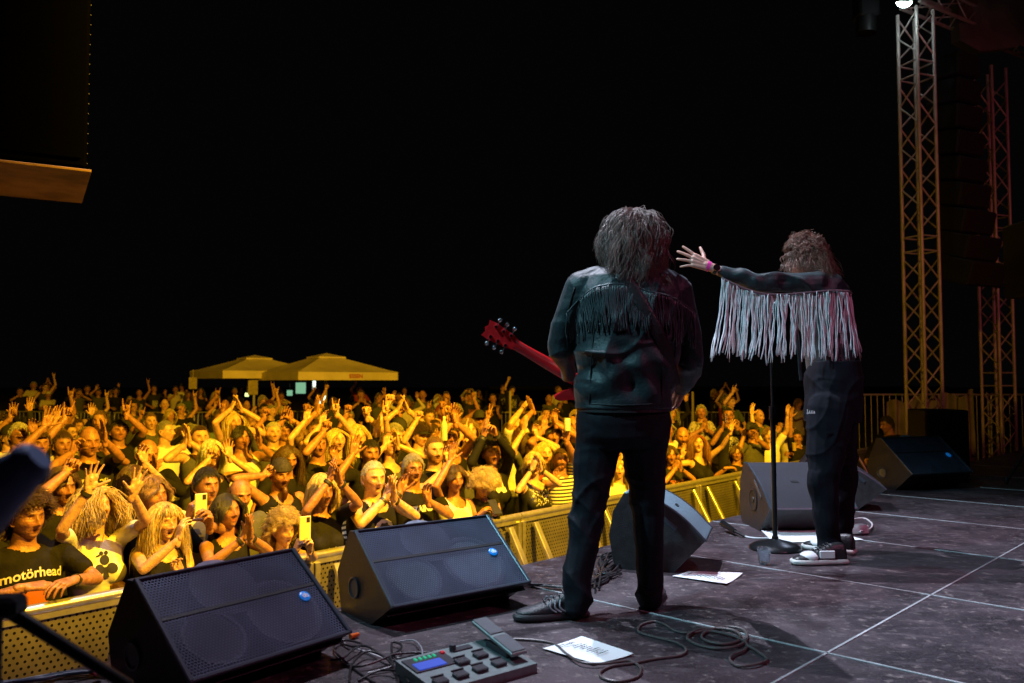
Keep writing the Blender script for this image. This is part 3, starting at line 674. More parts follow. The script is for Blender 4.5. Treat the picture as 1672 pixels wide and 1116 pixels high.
ep=MB(); Re=(Matrix.Rotation(math.radians(15),3,'X')).to_3x3(); ep.box((.885*Lx,.62*Ly,.092),(.165*Lx,.98*Ly,.014),Re,bev=.003); e_=ep.build('expression_pedal', m_ped, pb)
for yy in (-.24,.25):
    a=MB(); a.box((.885*Lx,.62*Ly+yy*Ly,.101+yy*Ly*math.tan(math.radians(15))),(.145*Lx,.44*Ly,.004),Re,bev=.001); a.build('tread', m_tread, e_)
a=MB(); a.box((.885*Lx,.56*Ly,.055),(.12*Lx,.5*Ly,.04),bev=.004); a.build('pedal_mount', m_pdark, pb)
# ---- papers on the deck
m_paper = mat('paper', (.82,.85,.86), .8, noise=.05, nscale=6); m_ink = mat('ink', (.12,.12,.13), .8)
def paper(label, cs, name='set_list', lines=True):
    P=[G(*c)[:2] for c in cs]; V=[]; n=7
    for i in range(n):
        for j in range(n):
            s,t=i/(n-1),j/(n-1); p=(P[0]*(1-s)+P[1]*s)*(1-t)+(P[3]*(1-s)+P[2]*s)*t
            V.append([*p, STZ+.005+.006*(abs(s-.5)*2)**3*(.4+.6*t)])
    Qs=[[i*n+j,(i+1)*n+j,(i+1)*n+j+1,i*n+j+1] for i in range(n-1) for j in range(n-1)]
    a=MB(); a.add(V,Qs); a.add(arr(V)-arr([0,0,.0012]),[q[::-1] for q in Qs]); r=tag(a.build(name, m_paper, sharp=None),label,'paper')
    if lines:
        ex=(P[1]-P[0]); wx=np.linalg.norm(ex); ex/=wx; ey=P[3]-P[0]; wy=np.linalg.norm(ey); ey/=wy
        inkm=MB(); yaw=ex
        def put(txt,x,y,s):
            tv,tp2=text_mesh(txt,s,.0004,'CENTER',bold=0)
            q=P[0]+ex*x*wx+ey*y*wy; X=q[0]+tv[:,0]*ex[0]-tv[:,1]*ey[0]; Y=q[1]+tv[:,0]*ex[1]-tv[:,1]*ey[1]
            inkm.add(np.stack([X,Y,STZ+.0125+tv[:,2]*0+tv[:,2]],-1),P=tp2)
        for k in range(lines if isinstance(lines,int) and lines>1 else 9):
            rr=random.Random(k+int(cs[0][0])); put(''.join(rr.choice('ilmnaeorst ') for _ in range(rr.randint(6,13))),.5,.30+k*.062,.0135)
        put('TTmtln',.40,.17,.026)
        inkm.build('writing', m_ink, r, sharp=None)
    return r
paper('white printed set list with a black cable across it, nearest the camera', [(886,1062),(950,1042),(1034,1072),(968,1088)])
paper('white printed set list lying between the guitarist and the singer', [(1097,943),(1125,935),(1213,939),(1186,957)])
paper('large bright sheet behind the foot of the microphone stand', [(1243,868),(1331,862),(1410,884),(1262,888)],'loose_sheet',False)
# ---- plastic cup, plug box
m_cup = mat('clear_blue_plastic', (.80,.90,1.0), .08, trans=.93, spec=.7, coat=.3, bump=.6, bscale=70); 
pc_=G(1248,922); cup=thing('plastic_cup','clear blue tinted crumpled plastic cup beside the round base','cup',tuple(pc_))
a=MB(); a.lathe([(.026,0),(.029,.004),(.031,.02),(.034,.025),(.033,.05),(.037,.056),(.036,.085),(.038,.09),(.0365,.09),(.034,.056),(.030,.05),(.028,.006),(.001,.005)],n=9); a.build('cup_wall',m_cup,cup)
m_wplast = mat('white_plastic', (.75,.75,.76), .4)
pw_=G(1396,872); pwb=thing('power_adapter','white plug adapter with white lead behind the heels of the singer','power adapter',tuple(pw_),.2)
a=MB(); a.box((0,0,.03),(.16,.08,.06),bev=.008); a.build('housing',m_wplast,pwb)
def gp(px,py,h=.006): p=G(px,py,STZ+h); return p
cw=MB(); cw.tube(spline([gp(1404,868,.03),gp(1420,864,.02),gp(1424,856),gp(1412,847),gp(1394,848),gp(1382,852)],8),.006,8)
tag(cw.build('white_cable', mat('white_rubber',(.7,.7,.72),.4)),'white cable looping from the plug adapter behind the singer','cable')
# ---- cables
m_cable = mat('black_rubber', (.022,.020,.022), .38, bump=.1)
m_cable2 = mat('brown_rubber', (.10,.075,.075), .42)
def cable(label, pts, r=.0045, m=m_cable, hs=None, grp=None):
    P=[gp(x,y,(r+.001)+(0 if hs is None else hs[i])) for i,(x,y) in enumerate(pts)]
    a=MB(); a.tube(spline(P,9),r,8); return tag(a.build('cable',m),label,'cable',grp)
cable('black cable from the pedal board over the set list ending in a loop',[(838,1044),(875,1046),(905,1052),(925,1068),(950,1082),(985,1084),(1028,1080),(1046,1092),(1040,1106),(1010,1113),(985,1108),(980,1098),(1000,1088),(1035,1083),(1070,1076),(1112,1070),(1120,1060),(1105,1050),(1075,1042),(1052,1036),(1042,1030),(1048,1020),(1068,1015),(1085,1020),(1102,1030),(1125,1034),(1150,1030)],.0048,m_cable2,[0,0,0,.005,.008,.006]+[0]*21)
cable('brown grey cable coiled flat on the deck at the right of the set list',[(1150,1030),(1185,1024),(1212,1028),(1220,1040),(1210,1053),(1180,1059),(1145,1055),(1123,1044),(1128,1034),(1150,1027),(1190,1028),(1208,1036),(1204,1047),(1180,1052),(1152,1046),(1146,1038),(1160,1031),(1195,1038),(1218,1050),(1215,1062),(1195,1070),(1193,1080),(1207,1088),(1235,1085),(1252,1078),(1240,1066),(1220,1054)],.0055,m_cable2,[.002*(i%3) for i in range(27)])
def bundle(label, path, n, spread, r=.0045, m=m_cable, seed=1, grp='loose cables on the deck'):
    rr=random.Random(seed)
    for k in range(n):
        pts=[(x+rr.uniform(-1,1)*spread,y+rr.uniform(-1,1)*spread*.45) for x,y in path]
        cable(label[k] if isinstance(label,(list,tuple)) else label,pts,r,m,[rr.uniform(0,.02) for _ in pts],None if isinstance(label,(list,tuple)) else grp)
bundle([w_+' black cable of the five running from the second monitor to the guitarist' for w_ in ('rearmost','second rearmost','middle','second nearest','nearest')],[(800,950),(850,953),(900,957),(935,960)],5,4,seed=2,grp='cables behind the left foot of the guitarist')
bundle(['black cable of the tangle behind the legs, '+w_ for w_ in ('outermost loop','longest loop','uppermost strand','lowest strand','middle strand','rightmost strand','thinnest looking strand')],[(965,955),(985,940),(975,915),(1000,905),(1025,900),(1000,925),(985,940),(1010,930)],7,14,.005,seed=5,grp='cable tangle between the legs of the guitarist')
for k,(pth,lb) in enumerate([
 ([(556,1050),(575,1056),(600,1056),(625,1072),(655,1085),(670,1105),(660,1120)],'thin black cable curling from the first monitor to the pedal board'),
 ([(570,1116),(575,1085),(600,1064),(630,1075),(648,1100),(650,1120)],'black cable arching up and back down beside the pedal board'),
 ([(560,1085),(590,1088),(640,1070),(656,1055),(640,1050),(648,1075),(700,1065),(742,1063)],'black cable snaking over to the back of the pedal board'),
 ([(585,1112),(620,1095),(655,1098),(668,1116)],'black cable humped at the bottom edge left of the pedal board'),
 ([(540,1078),(560,1075),(575,1062),(590,1052),(560,1046),(545,1060),(575,1090),(612,1116)],'black cable looping under the right end of the first monitor'),
 ([(652,1048),(675,1046),(688,1058),(690,1075)],'thin grey cable arching behind the pedal board'),
 ([(600,1100),(640,1088),(640,1070),(690,1066),(745,1068),(760,1052),(838,1044)],'black cable lying along the back edge of the pedal board')]):
    cable(lb,pth,.0042 if k!=5 else .003,m_cable if k!=5 else mat('grey_rubber',(.3,.3,.33),.4),[0,.01,.02,.015,.01,.01,.0,0][:len(pth)])
bundle(['blue black cable along the lower left stage edge, '+w_ for w_ in ('nearest the edge','second from the edge','third from the edge','fourth from the edge','fifth from the edge','nearest the camera')],[(0,1118),(60,1108),(120,1100),(190,1096)],6,6,.006,m=mat('blue_rubber',(.04,.055,.09),.35),seed=9,grp='cables along the stage edge at the lower left')
tg_=MB(); tg_.ell(gp(153,1096,.02),(.022,.014,.012)); tg_.ell(gp(160,1099,.028),(.014,.02,.009)); tag(tg_.build('red_cable_tie',mat('red_tape',(.6,.02,.05),.6,bump=.8,bscale=90)),'crumpled red tape round the cables at the lower left','tape')
cn=MB(); cn.tube([gp(1180,855,.05),gp(1200,868,.03)],[[.022,.014]],12); cn.tube([gp(1200,868,.03),gp(1215,876,.012)],[[.009,.007]],10); tag(cn.build('cable_plug',m_stand),'black connector plugged in behind the pale blue monitor','plug')
cable('white tipped cable from the pale blue monitor towards the microphone base',[(1210,873),(1220,877),(1235,879),(1258,879)],.005,mat('white_rubber'))
og=MB(); og.tube([gp(572,1040,.012),gp(585,1036,.012)],[[.01,.008]],10); tag(og.build('orange_connector',mat('orange_plastic',(.8,.16,.02),.4)),'small orange cable connector between the two front monitors','plug')
# ---- parasols at the back
m_canopy = mat('parasol_canvas', (.80,.70,.55), .8, noise=.12, nscale=2, bump=.3, bscale=6); m_pole = mat('parasol_pole', (.5,.45,.35), .6)
def parasol(label, c, Wp, rot, ze, zt):
    r = thing('parasol', label, 'parasol', (c[0],c[1],gz(c[1])), rot); ze-=gz(c[1]); zt-=gz(c[1]); h=Wp/2
    a=MB(); n=10
    def canopy(h0,h1,z0,z1,sag,val):
        V=[];Qs=[]
        cs=[(-1,-1),(1,-1),(1,1),(-1,1)]
        for f in range(4):
            ca=arr(cs[f]); cb=arr(cs[(f+1)%4]); k0=len(V)
            for i in range(n+1):
                t=i/n; hh=h0+(h1-h0)*t; z=z0+(z1-z0)*t
                for j in range(n+1):
                    s=j/n; q=(ca*(1-s)+cb*s)*hh; V.append([q[0],q[1],z-sag*math.sin(math.pi*s)*math.sin(math.pi*min(1,t+.0))])
            Qs+=[[k0+i*(n+1)+j,k0+i*(n+1)+j+1,k0+(i+1)*(n+1)+j+1,k0+(i+1)*(n+1)+j] for i in range(n) for j in range(n)]
            if val:
                k=len(V)
                for j in range(n+1):
                    s=j/n; q=(ca*(1-s)+cb*s)*h0; V.append([q[0]*1.002,q[1]*1.002,z0]); V.append([q[0]*1.002,q[1]*1.002,z0-val])
                Qs+=[[k+2*j,k+2*j+1,k+2*j+3,k+2*j+2] for j in range(n)]
        return V,Qs
    V,Qs=canopy(h,.18*h,ze,ze+(zt-ze)*.80,.05,.24); a.add(V,Qs); a.build('canopy', m_canopy, r, sharp=30)
    V,Qs=canopy(.24*h*1.15,.01,ze+(zt-ze)*.80,zt,.0,.05); a=MB(); a.add(V,Qs); a.build('vent_cap', m_canopy, r, sharp=30)
    a=MB(); a.cyl((0,0,0),(0,0,zt-.05),.045,10); a.build('pole', m_pole, r)
    for sx,sy in ((-1,-1),(1,-1),(1,1),(-1,1)):
        b=MB(); b.tube([[0,0,ze+(zt-ze)*.75],[sx*h,sy*h,ze]],.018,5); b.build('rib', m_pole, r)
    a=MB(); a.box((0,0,.06),(.9,.9,.12),bev=.02); a.build('base', m_pole, r)
    if 'red print' in label:
        tv,tp3=text_mesh('ESSEN',.17,.002,bold=.004); a=MB(); a.add(np.stack([tv[:,0]+.12*h,-h*1.002-.012-tv[:,2],ze-.125+tv[:,1]],-1),P=tp3); a.build('valance_lettering', mat('red_print',(.45,.04,.02),.7), r, sharp=None)
    return r
D1=27.0
zed=lambda py,D: W(0,py,D)[2]
q1=W(415,620,D1+1.4); q2=W(532,620,D1)
parasol('large square cream parasol on the left, partly behind the other parasol', q1, 3.25, math.radians(38), zed(607,D1+1.4), zed(580,D1+1.4))
parasol('large square cream parasol on the right with small red print on its valance', q2, 3.35, math.radians(38), zed(609,D1), zed(577,D1))
m_stall=mat('kiosk_light',(.5,.8,.6),.5,emit=(.45,1,.6),estr=.45)
m_menu=mat('board_cloth',(.45,.38,.2),.8,noise=.3,nscale=20)
for (x,y,w_,h_,D,nm_,lb,mm_) in [(315,626,13,19,27,'hanging_sign','small pale sign hanging under the left corner of the parasols',m_menu),(413,633,16,24,27,'hanging_sign','pale patterned banner hanging under the left parasol',m_menu),
   (491,634,16,18,30,'lit_window','pale green lit kiosk window under the right parasol',m_stall),(473,642,9,9,31,'lit_sign','small greenish lit frame left of the kiosk window',m_stall),(513,630,5,16,30,'lit_sign','narrow greenish lit strip right of the kiosk window',mat('tube_light',(.8,1,.9),.5,emit=(.8,1,.8),estr=1.6)),
   (455,650,6,7,28,'lit_sign','small round yellow green light among the people under the parasols',mat('bulb_light',(.9,1,.5),.5,emit=(.85,1,.35),estr=1.6)),(403,645,6,6,28,'lit_sign','tiny yellow lamp under the left parasol',mat('bulb_light'))]:
    p=W(x,y,D); s_=D/F
    a=MB(); a.box((0,0,0),(w_*s_,.05,h_*s_),bev=.01); r=thing(nm_,lb,'sign' if 'sign' in nm_ else 'window',tuple(p)); a.build('panel',mm_,r); a=MB(); a.tube([[0,0,h_*s_/2],[0,0,h_*s_/2+.25]],.01,5); a.build('bracket',m_pole,r)
a=MB(); rd=W(525,656,20); a.tube([W(523,664,20),W(529,646,20)],[[.05,.05]],10); tag(a.build('light_stick',mat('tube_light')),'bright white upright glow stick held up below the right parasol','light stick')
m_flag=mat('pale_pole',(.55,.48,.3),.6)
for x,y0,lb in ((776,640,'thin pale post behind the crowd, left one'),(833,639,'thin pale post behind the crowd left of the guitarist'),(1131,640,'thin pale post behind the crowd right of the guitarist')):
    t_=W(x,y0,24); a=MB(); a.tube([[t_[0],24,gz(24)],[t_[0],24,t_[2]]],.035,8); r=tag(a.build('marker_post',m_flag),lb,'post')
tw=W(1175,640,60); a=MB(); a.box((tw[0]+2,70,1.0),(38,4,1.9),bev=.3); tag(a.build('beach_wall',mat('dark_hedge',(.05,.055,.05),.9,bump=1,bscale=3),sharp=None),'low dark wall far behind the crowd at the right','wall')
# ================================================================ PEOPLE
def gs(a, b): return np.exp(-(a*a)-(b*b))
def head_field(x, z, front, sex='m', mouth=0.0):
    ax = np.abs(x); d = np.zeros_like(x)
    d += .024*gs(x/.012,(z+.035)/.011) + .016*gs(x/.0090,(z+.014)/.020) + .008*gs((ax-.0135)/.006,(z+.039)/.007)
    d -= .014*gs((ax-.030)/.015,(z-.003)/.011); d += .0065*gs((ax-.031)/.010,(z-.001)/.0065)
    d += (.009 if sex=='m' else .004)*gs((ax-.028)/.024,(z-.021)/.008)
    d += .006*gs((ax-.043)/.018,(z+.030)/.018) - .007*gs((ax-.046)/.014,(z+.062)/.018) - .003*gs((ax-.030)/.006,(z+.055)/.016)
    d += .005*gs(x/.024,(z+.058)/.007) + .005*gs(x/.020,(z+.070)/.007) - .005*gs(x/.024,(z+.064)/.0028)
    d += .009*gs(x/.022,(z+.098)/.016) - .003*gs(x/.02,(z+.083)/.006)
    if mouth: d -= .022*mouth*gs(x/.017,(z+.066)/(.006+.010*mouth))
    return d*front
def make_head(sex='m', mouth=0.0,  beard=0, brow=(.22,.17,.13), beardcol=(.3,.25,.2), res=(76,66), glasses=False):
    nl, nt_ = res; a0 = np.linspace(-math.pi, math.pi, nl, endpoint=False); az = a0-.52*np.sin(a0)            # denser at the front
    t = np.linspace(.0, 1, nt_); th = math.pi*(t+.045*np.sin(2*math.pi*t)*1.0); th = np.clip(th, .03, math.pi-.03)
    A, TT = np.meshgrid(az, th); dx = np.sin(TT)*np.sin(A); dy = -np.sin(TT)*np.cos(A); dz = np.cos(TT)
    low = np.clip(-dz, 0, 1); w_ = .0765 if sex=='m' else .072
    x = w_*dx*(1-(.26 if sex=='m' else .34)*low**1.5)*(1+.05*np.exp(-((dz+.62)/.22)**2)*(sex=='m'))*(1+.03*np.clip(dz,0,1)); y = dy*np.where(dy<0, .094, .100)*(1-.10*low*(dy>0)); z = .118*dz
    y = y-.012*low**2 + np.where(dy>0, -.30*low*dy*.09, 0)
    front = np.clip(-dy*1.35-.05, 0, 1)
    y = y-head_field(x, z, front, sex, mouth)
    x *= 1+.0*z
    V = np.stack([x,y,z],-1).reshape(-1,3)
    col = np.ones((nt_, nl, 3)); ax = np.abs(x); fr = (front>.25)
    def mask(m, c, k=1.0):
        mm = np.clip(m,0,1)[...,None]*k*fr[...,None]; col[:] = col*(1-mm)+arr(c)*mm
    mask(1.6*gs((x)/.05,(z+.03)/.03), (1.05,.88,.84), .5)                       # ruddy centre of the face
    mask(1.8*gs(x/.024,(z+.064)/.011)-.35, (.86,.50,.46), .9)                    # lips
    mask(2.2*gs((ax-.031)/.021,(z-.000)/.0125)-.75, (.55,.42,.38), .8)
    mask(3*gs((ax-.031)/.0125,(z-.001)/.0055)-1.2, (1.25,1.3,1.35))             # eyes
    mask(4*gs((ax-.031)/.0055,(z-.001)/.0055)-1.8, (.06,.05,.04))
    mask(3*gs((ax-.031)/.018,(z-.0085)/.0022)-1.2, (.22,.15,.12), .9)
    mask(2.6*gs((ax-.031)/.022,(z-.021-.05*(ax-.03))/.0048)-1.0, brow, .92)      # brows
    mask(2.2*gs((ax-.006)/.006,(z+.0465)/.003)-.9, (.3,.18,.14), .8)
    if mouth:
        mask(3*gs(x/.0165,(z+.066)/(.005+.010*mouth))-1.0, (.10,.03,.03))
        mask(3*gs(x/.0135,(z+.0585)/.0035)-1.6, (1.25,1.25,1.15), .9)
    if beard:
        bm = np.clip((-.040-z)/.012,0,1)*np.clip((front-.05)/.15,0,1)*(1-np.clip(2*gs(x/.019,(z+.064)/.007)-.4,0,1))
        bm = np.maximum(bm*np.clip((.066-z*0)/.01,0,1), np.clip(2*gs(x/.03,(z+.052)/.006)-.8,0,1)*fr)
        if beard == 1: bm = bm*np.maximum(np.clip(1.3*(gs(x/.026,(z+.085)/.035)),0,1), 0)
        col[:] = col*(1-bm[...,None]*.88)+arr(beardcol)*bm[...,None]*.88
    i = np.arange(nt_-1)[:,None]*nl; j = np.arange(nl)[None]; jn = (j+1)%nl
    Q = np.stack([i+j, i+nl+j, i+nl+jn, i+jn],-1).reshape(-1,4)
    mb = MB(); mb.add(V, Q, P=[list(range(nl)), [(nt_-1)*nl+k for k in range(nl)][::-1]], col=col.reshape(-1,3))
    for s_ in (-1,1):      # ears
        e = MB(); e.tube(spline([(0,-.012,-.026),(.004,-.006,-.030),(.010,.012,-.012),(.014,.018,.012),(.010,.006,.030),(.003,-.010,.020),(.001,-.013,.0)],4), .0052, 6); e.ell((.004,.002,-.002),(.005,.014,.024),n=8)
        mb.join(e, np.array([[s_,0,0,s_*(w_-.004)],[0,1,0,.004],[0,0,1,-.008],[0,0,0,1]]))
    if beard == 3:         # long goatee
        g_ = MB(); g_.tube(spline([(0,-.088,-.088),(0,-.098,-.125),(0,-.092,-.165),(0,-.085,-.185)],4), np.interp(np.linspace(0,1,13),[0,.3,.8,1],[.020,.026,.016,.004])[None], 10, col=beardcol); mb.join(g_)
    return mb
# ---- hands: wrist at the origin, fingers to +z, palm to -y, thumb to +x (a right hand)
def hand_mb(gest, fine=False):
    base = arr([(.031,.0,.086),(.0105,.002,.091),(-.0105,.001,.087),(-.030,-.001,.079)]); Ls = (.072,.080,.074,.058); rr = (.0088,.0092,.0087,.0076)
    sp = dict(open=(.22,.06,-.10,-.28), spread=(.34,.10,-.14,-.42), flat=(.05,.01,-.02,-.06), fist=(.02,.0,-.0,-.03), horns=(.10,0,0,-.25), point=(.05,0,0,-.03), relax=(.10,.03,-.04,-.12), grip=(.05,.02,-.02,-.05), peace=(.22,-.14,0,-.05))[gest]
    cu = dict(open=[(.12,.15,.1)]*4, spread=[(.02,.10,.08),(.05,.1,.08),(.10,.15,.1),(.18,.2,.12)], flat=[(.05,.06,.04)]*4, fist=[(1.45,1.6,.8)]*4, horns=[(.08,.1,.05),(1.4,1.6,.8),(1.4,1.6,.8),(.1,.12,.08)],
              point=[(.05,.08,.05)]+[(1.4,1.6,.8)]*3, relax=[(.30,.42,.25),(.38,.5,.3),(.45,.55,.3),(.55,.6,.3)], grip=[(.75,.85,.5),(.8,.9,.5),(.85,.95,.5),(.95,1.0,.5)], peace=[(.04,.06,.04),(.04,.06,.04),(1.45,1.6,.8),(1.45,1.6,.8)])[gest]
    tb = dict(open=((.80,-.35,.50),(.55,-.35,.75)), spread=((.92,-.22,.34),(.80,-.25,.55)), flat=((.45,-.25,.85),(.20,-.15,.97)), fist=((.25,-.85,.45),(-.60,-.65,.35)), horns=((.25,-.85,.45),(-.60,-.60,.45)),
              point=((.25,-.85,.45),(-.60,-.6,.45)), relax=((.60,-.50,.62),(.35,-.50,.80)), grip=((.55,-.80,.30),(-.10,-.95,.35)), peace=((.20,-.85,.45),(-.65,-.6,.35)))[gest]
    mb = MB(); n = 10
    for k in range(4):
        mb.capsule((base[k][0]*.55,.0,.008), base[k], .0165, .0135 if k<3 else .0120, n)
        d = arr([math.sin(sp[k]),0,math.cos(sp[k])]); side = arr([math.cos(sp[k]),0,-math.sin(sp[k])]); p = base[k].copy(); ang = 0
        for s_, fr_ in enumerate((.46,.30,.24)):
            ang += cu[k][s_]; dd = d*math.cos(ang)+arr([0,-1,0])*math.sin(ang); q = p+dd*Ls[k]*fr_*(1.12)
            mb.capsule(p, q, rr[k]*(1.06-.10*s_), rr[k]*(.98-.12*s_), n); p = q
    mb.capsule((.012,-.004,.012),(.0,-.006,.070),.017,.016,n); mb.capsule((.018,-.010,.018),(.030,-.012,.045),.017,.014,n)
    t0 = arr([.024,-.008,.026]); d1 = arr(tb[0]); d1/=np.linalg.norm(d1); d2 = arr(tb[1]); d2/=np.linalg.norm(d2)
    t1_ = t0+d1*.042; mb.capsule(t0, t1_, .0145, .0110, n); t2_ = t1_+d2*.030; mb.capsule(t1_, t2_, .0105, .0095, n); mb.capsule(t2_, t2_+d2*.022, .0095, .0078, n)
    mb.capsule((0,0,-.035),(0,0,.012),.0235,.0225,n)
    V,Q,T = remesh(mb, .0027 if fine else .0042, 2, .4)
    out = MB(); out.add(V, Q, T); return out
_HC = {}
def hand(gest, right=True, fine=False):
    k=(gest,fine)
    if k not in _HC: _HC[k]=hand_mb(gest, fine)
    h=_HC[k]
    if right: return h
    o=MB(); o.v=[v*arr([-1,1,1]) for v in h.v]; o.q=[q[:,::-1] for q in h.q]; o.qm=h.qm; o.t=[t[:,::-1] for t in h.t]; o.tm=h.tm; o.c=h.c; o.n=h.n; return o
def hand_M(wrist, dirn, palm, s=1.0):
    z=arr(dirn); z=z/np.linalg.norm(z); y=-arr(palm); y=y-(y@z)*z
    if np.linalg.norm(y)<1e-3: y=arr([0,1,.1]); y=y-(y@z)*z
    y/=np.linalg.norm(y); x=np.cross(y,z); M=np.eye(4); M[:3,0]=x*s; M[:3,1]=y*s; M[:3,2]=z*s; M[:3,3]=wrist; return M
def ik(S, T, l1, l2, hint):
    S,T=arr(S),arr(T); d=T-S; L=np.linalg.norm(d); mx=(l1+l2)*.985
    if L>mx: T=S+d*(mx/L); L=mx; d=T-S
    if L<.12: T=S+d/L*.12; L=.12; d=T-S
    u=d/L; a=(l1*l1-l2*l2+L*L)/(2*L); h=math.sqrt(max(l1*l1-a*a,1e-6)); hn=arr(hint)-(arr(hint)@u)*u; hn/=np.linalg.norm(hn)+1e-9
    return S+u*a+hn*h, T
TR_M = [(.86,.165,.115),(.98,.160,.112),(1.10,.150,.108),(1.22,.168,.118),(1.33,.180,.118),(1.40,.172,.102),(1.445,.120,.078),(1.475,.065,.062)]
TR_F = [(.86,.175,.115),(.98,.160,.105),(1.10,.128,.092),(1.22,.142,.118),(1.30,.152,.122),(1.38,.148,.092),(1.43,.105,.070),(1.46,.055,.055)]
def torso(mb, sex='m', inf=0.0, girth=1.0, z0=.80, z1=2, lean=0):
    prof = TR_M if sex=='m' else TR_F; zs=np.arange(max(z0,.86), min(z1,prof[-1][0])+.001, .03); P=arr(prof)
    rings=[]
    for z in zs:
        a=np.interp(z,P[:,0],P[:,1]); b=np.interp(z,P[:,0],P[:,2]); gg=1+(girth-1)*np.clip((1.42-z)/.15,0,1)
        rings.append(ellring((0,.005+.0*z,z), a*gg+inf, b*(gg if girth<1.02 else gg*1.06)+inf, n=28, p=2.3))
    mb.loft(rings)
    if sex=='f':
        for s_ in (-1,1): mb.ell((s_*.068,-.085,1.245),(.066+inf,.060+inf,.066+inf),n=14)
def upd(rest, z): return z
HEADC = arr([0,-.022,1.615])
def head_M(yaw=0, pitch=0, roll=0, c=HEADC, s=1.0):
    R = Matrix.Rotation(yaw,3,'Z') @ Matrix.Rotation(pitch,3,'X') @ Matrix.Rotation(roll,3,'Y')
    piv = arr([0,.012,1.50]); Rn=np.array(R); M=np.eye(4); M[:3,:3]=Rn*s; M[:3,3]=piv+Rn@(arr(c)-piv); return M
ARM = (.285,.255)
def person_meshes(sex='m', arms=None, yaw=0, pitch=0, roll=0, mouth=0, beard=0, beardcol=(.3,.25,.2), brow=(.22,.17,.13), shirt='tee', girth=1.0, seed=0, vox=.0095, res=(76,66), fine=False, hs=1.0):
    """local space: feet at 0, facing -y, 1.75 m tall. arms: dict 'L','R' -> (target wrist, gesture, palm, hand dir or None, elbow hint)"""
    sw = .182 if sex=='m' else .160; sh = 1.415 if sex=='m' else 1.39; out={}
    body=MB(); torso(body, sex, -.012 if shirt!='none' else 0, girth, z0=.95)
    body.capsule((0,.012,1.40),(0,.0,1.54),.068 if sex=='m' else .054,.059 if sex=='m' else .048,16)
    J={}; ha={}; k_=1.0 if sex=='m' else .86
    for sd,sg in (('L',1),('R',-1)):
        tgt,gest,palm,hd,hint=arms[sd]; tgt=arr(tgt); up=max(0,min(1,(tgt[2]-1.3)/.6))
        S=arr([sg*sw*(1-.10*up),.0,sh+.045*up]); E,Wr=ik(S,tgt,ARM[0],ARM[1],hint if hint is not None else (sg*.9,.15,-.55)); J[sd]=(S,E,Wr)
        r=arr([.052,.046,.043,.036])*k_
        body.capsule((sg*.09,.0,sh-.05),S,.075*k_,.052*k_,12)
        mid=S+(E-S)*.45; body.capsule(S,mid,r[0],r[1],12); body.capsule(mid,E,r[1],r[3],12)
        m2=E+(Wr-E)*.30; body.capsule(E,m2,r[3],.039*k_,12); body.capsule(m2,Wr,.039*k_,.025*k_+.001,12)
        d=Wr-E; d/=np.linalg.norm(d); hd_=d if hd is None else arr(hd)/np.linalg.norm(hd)*.75+d*.25
        ha[sd]=(hand_M(Wr-d*.002,hd_,palm,(1.0 if sex=='m' else .90)*hs),gest)
    V,Q,T=remesh(body,vox,4); b=MB(); b.add(V,Q,T)
    for sd in 'LR': b.join(hand(ha[sd][1],sd=='R',fine),ha[sd][0])
    HM=head_M(yaw,pitch,roll); 
    rv=np.random.RandomState(seed*13+5); HM=HM.copy(); HM[:3,:3]=HM[:3,:3]*np.array([1+rv.uniform(-.06,.07),1+rv.uniform(-.04,.05),1+rv.uniform(-.05,.05)])
    if res: b.join(make_head(sex,mouth,beard,brow,beardcol,res),HM)
    out['body']=b; out['head']=HM; out['J']=J; out['hand']={s_:ha[s_][0] for s_ in 'LR'}
    if shirt!='none':
        s_=MB(); inf=.010; torso(s_,sex,inf,girth,z0=.86)
        for sd,sg in (('L',1),('R',-1)):
            S,E,Wr=J[sd]
            if shirt in ('tee','jacket','long'):
                k=.62 if shirt=='tee' else 1.0; s_.capsule((sg*.09,.0,sh-.05),S,.080*k_,.062*k_,12); e_=S+(E-S)*k; s_.capsule(S,e_,.062*k_,(.058 if shirt=='tee' else .050)*k_,14)
                if shirt!='tee': s_.capsule(E,E+(Wr-E)*.93,.050*k_,.037*k_,14)
            else:
                s_.capsule((sg*.085,.0,sh-.10),(sg*(sw-.055),.0,sh+.018),.055*k_,.030,12)
        V,Q,T=remesh(s_,vox*1.15,3)
        N=vnormals(V,Q) if len(Q) else 0
        zf=np.clip((1.42-V[:,2])/.25,.15,1)[:,None]; V=V+N*fold(V,1.0,seed)[:,None]*.0042*zf
        # neck opening
        c=V[Q].mean(1); nk={'tee':(.078,.085,1.475,.055),'jacket':(.070,.085,1.475,.06),'long':(.072,.08,1.475,.05),'tank':(.095,.105,1.46,.105)}[shirt]
        m=((c[:,0]/nk[0])**2+((c[:,1]+(.05 if shirt=='tank' else .02))/nk[1])**2+((c[:,2]-nk[2])/nk[3])**2)>1
        s2=MB(); s2.add(V,Q[m],T); out['shirt']=s2
    return out
def trousers_mb():
    a=MB(); a.loft([ellring((0,.005,z),w_,d_,n=24,p=2.2) for z,w_,d_ in ((.80,.155,.11),(.88,.172,.118),(.98,.166,.116),(1.0,.160,.113))])
    for s_ in (-1,1):
        a.capsule((s_*.085,0,.86),(s_*.105,-.005,.50),.092,.066,14); a.capsule((s_*.105,-.005,.50),(s_*.115,.01,.09),.066,.055,14)
    V,Q,T=remesh(a,.016,2); b=MB(); b.add(V,Q,T)
    for s_ in (-1,1): b.capsule((s_*.117,.04,.04),(s_*.13,-.14,.032),.042,.036,10,m=1)
    return b
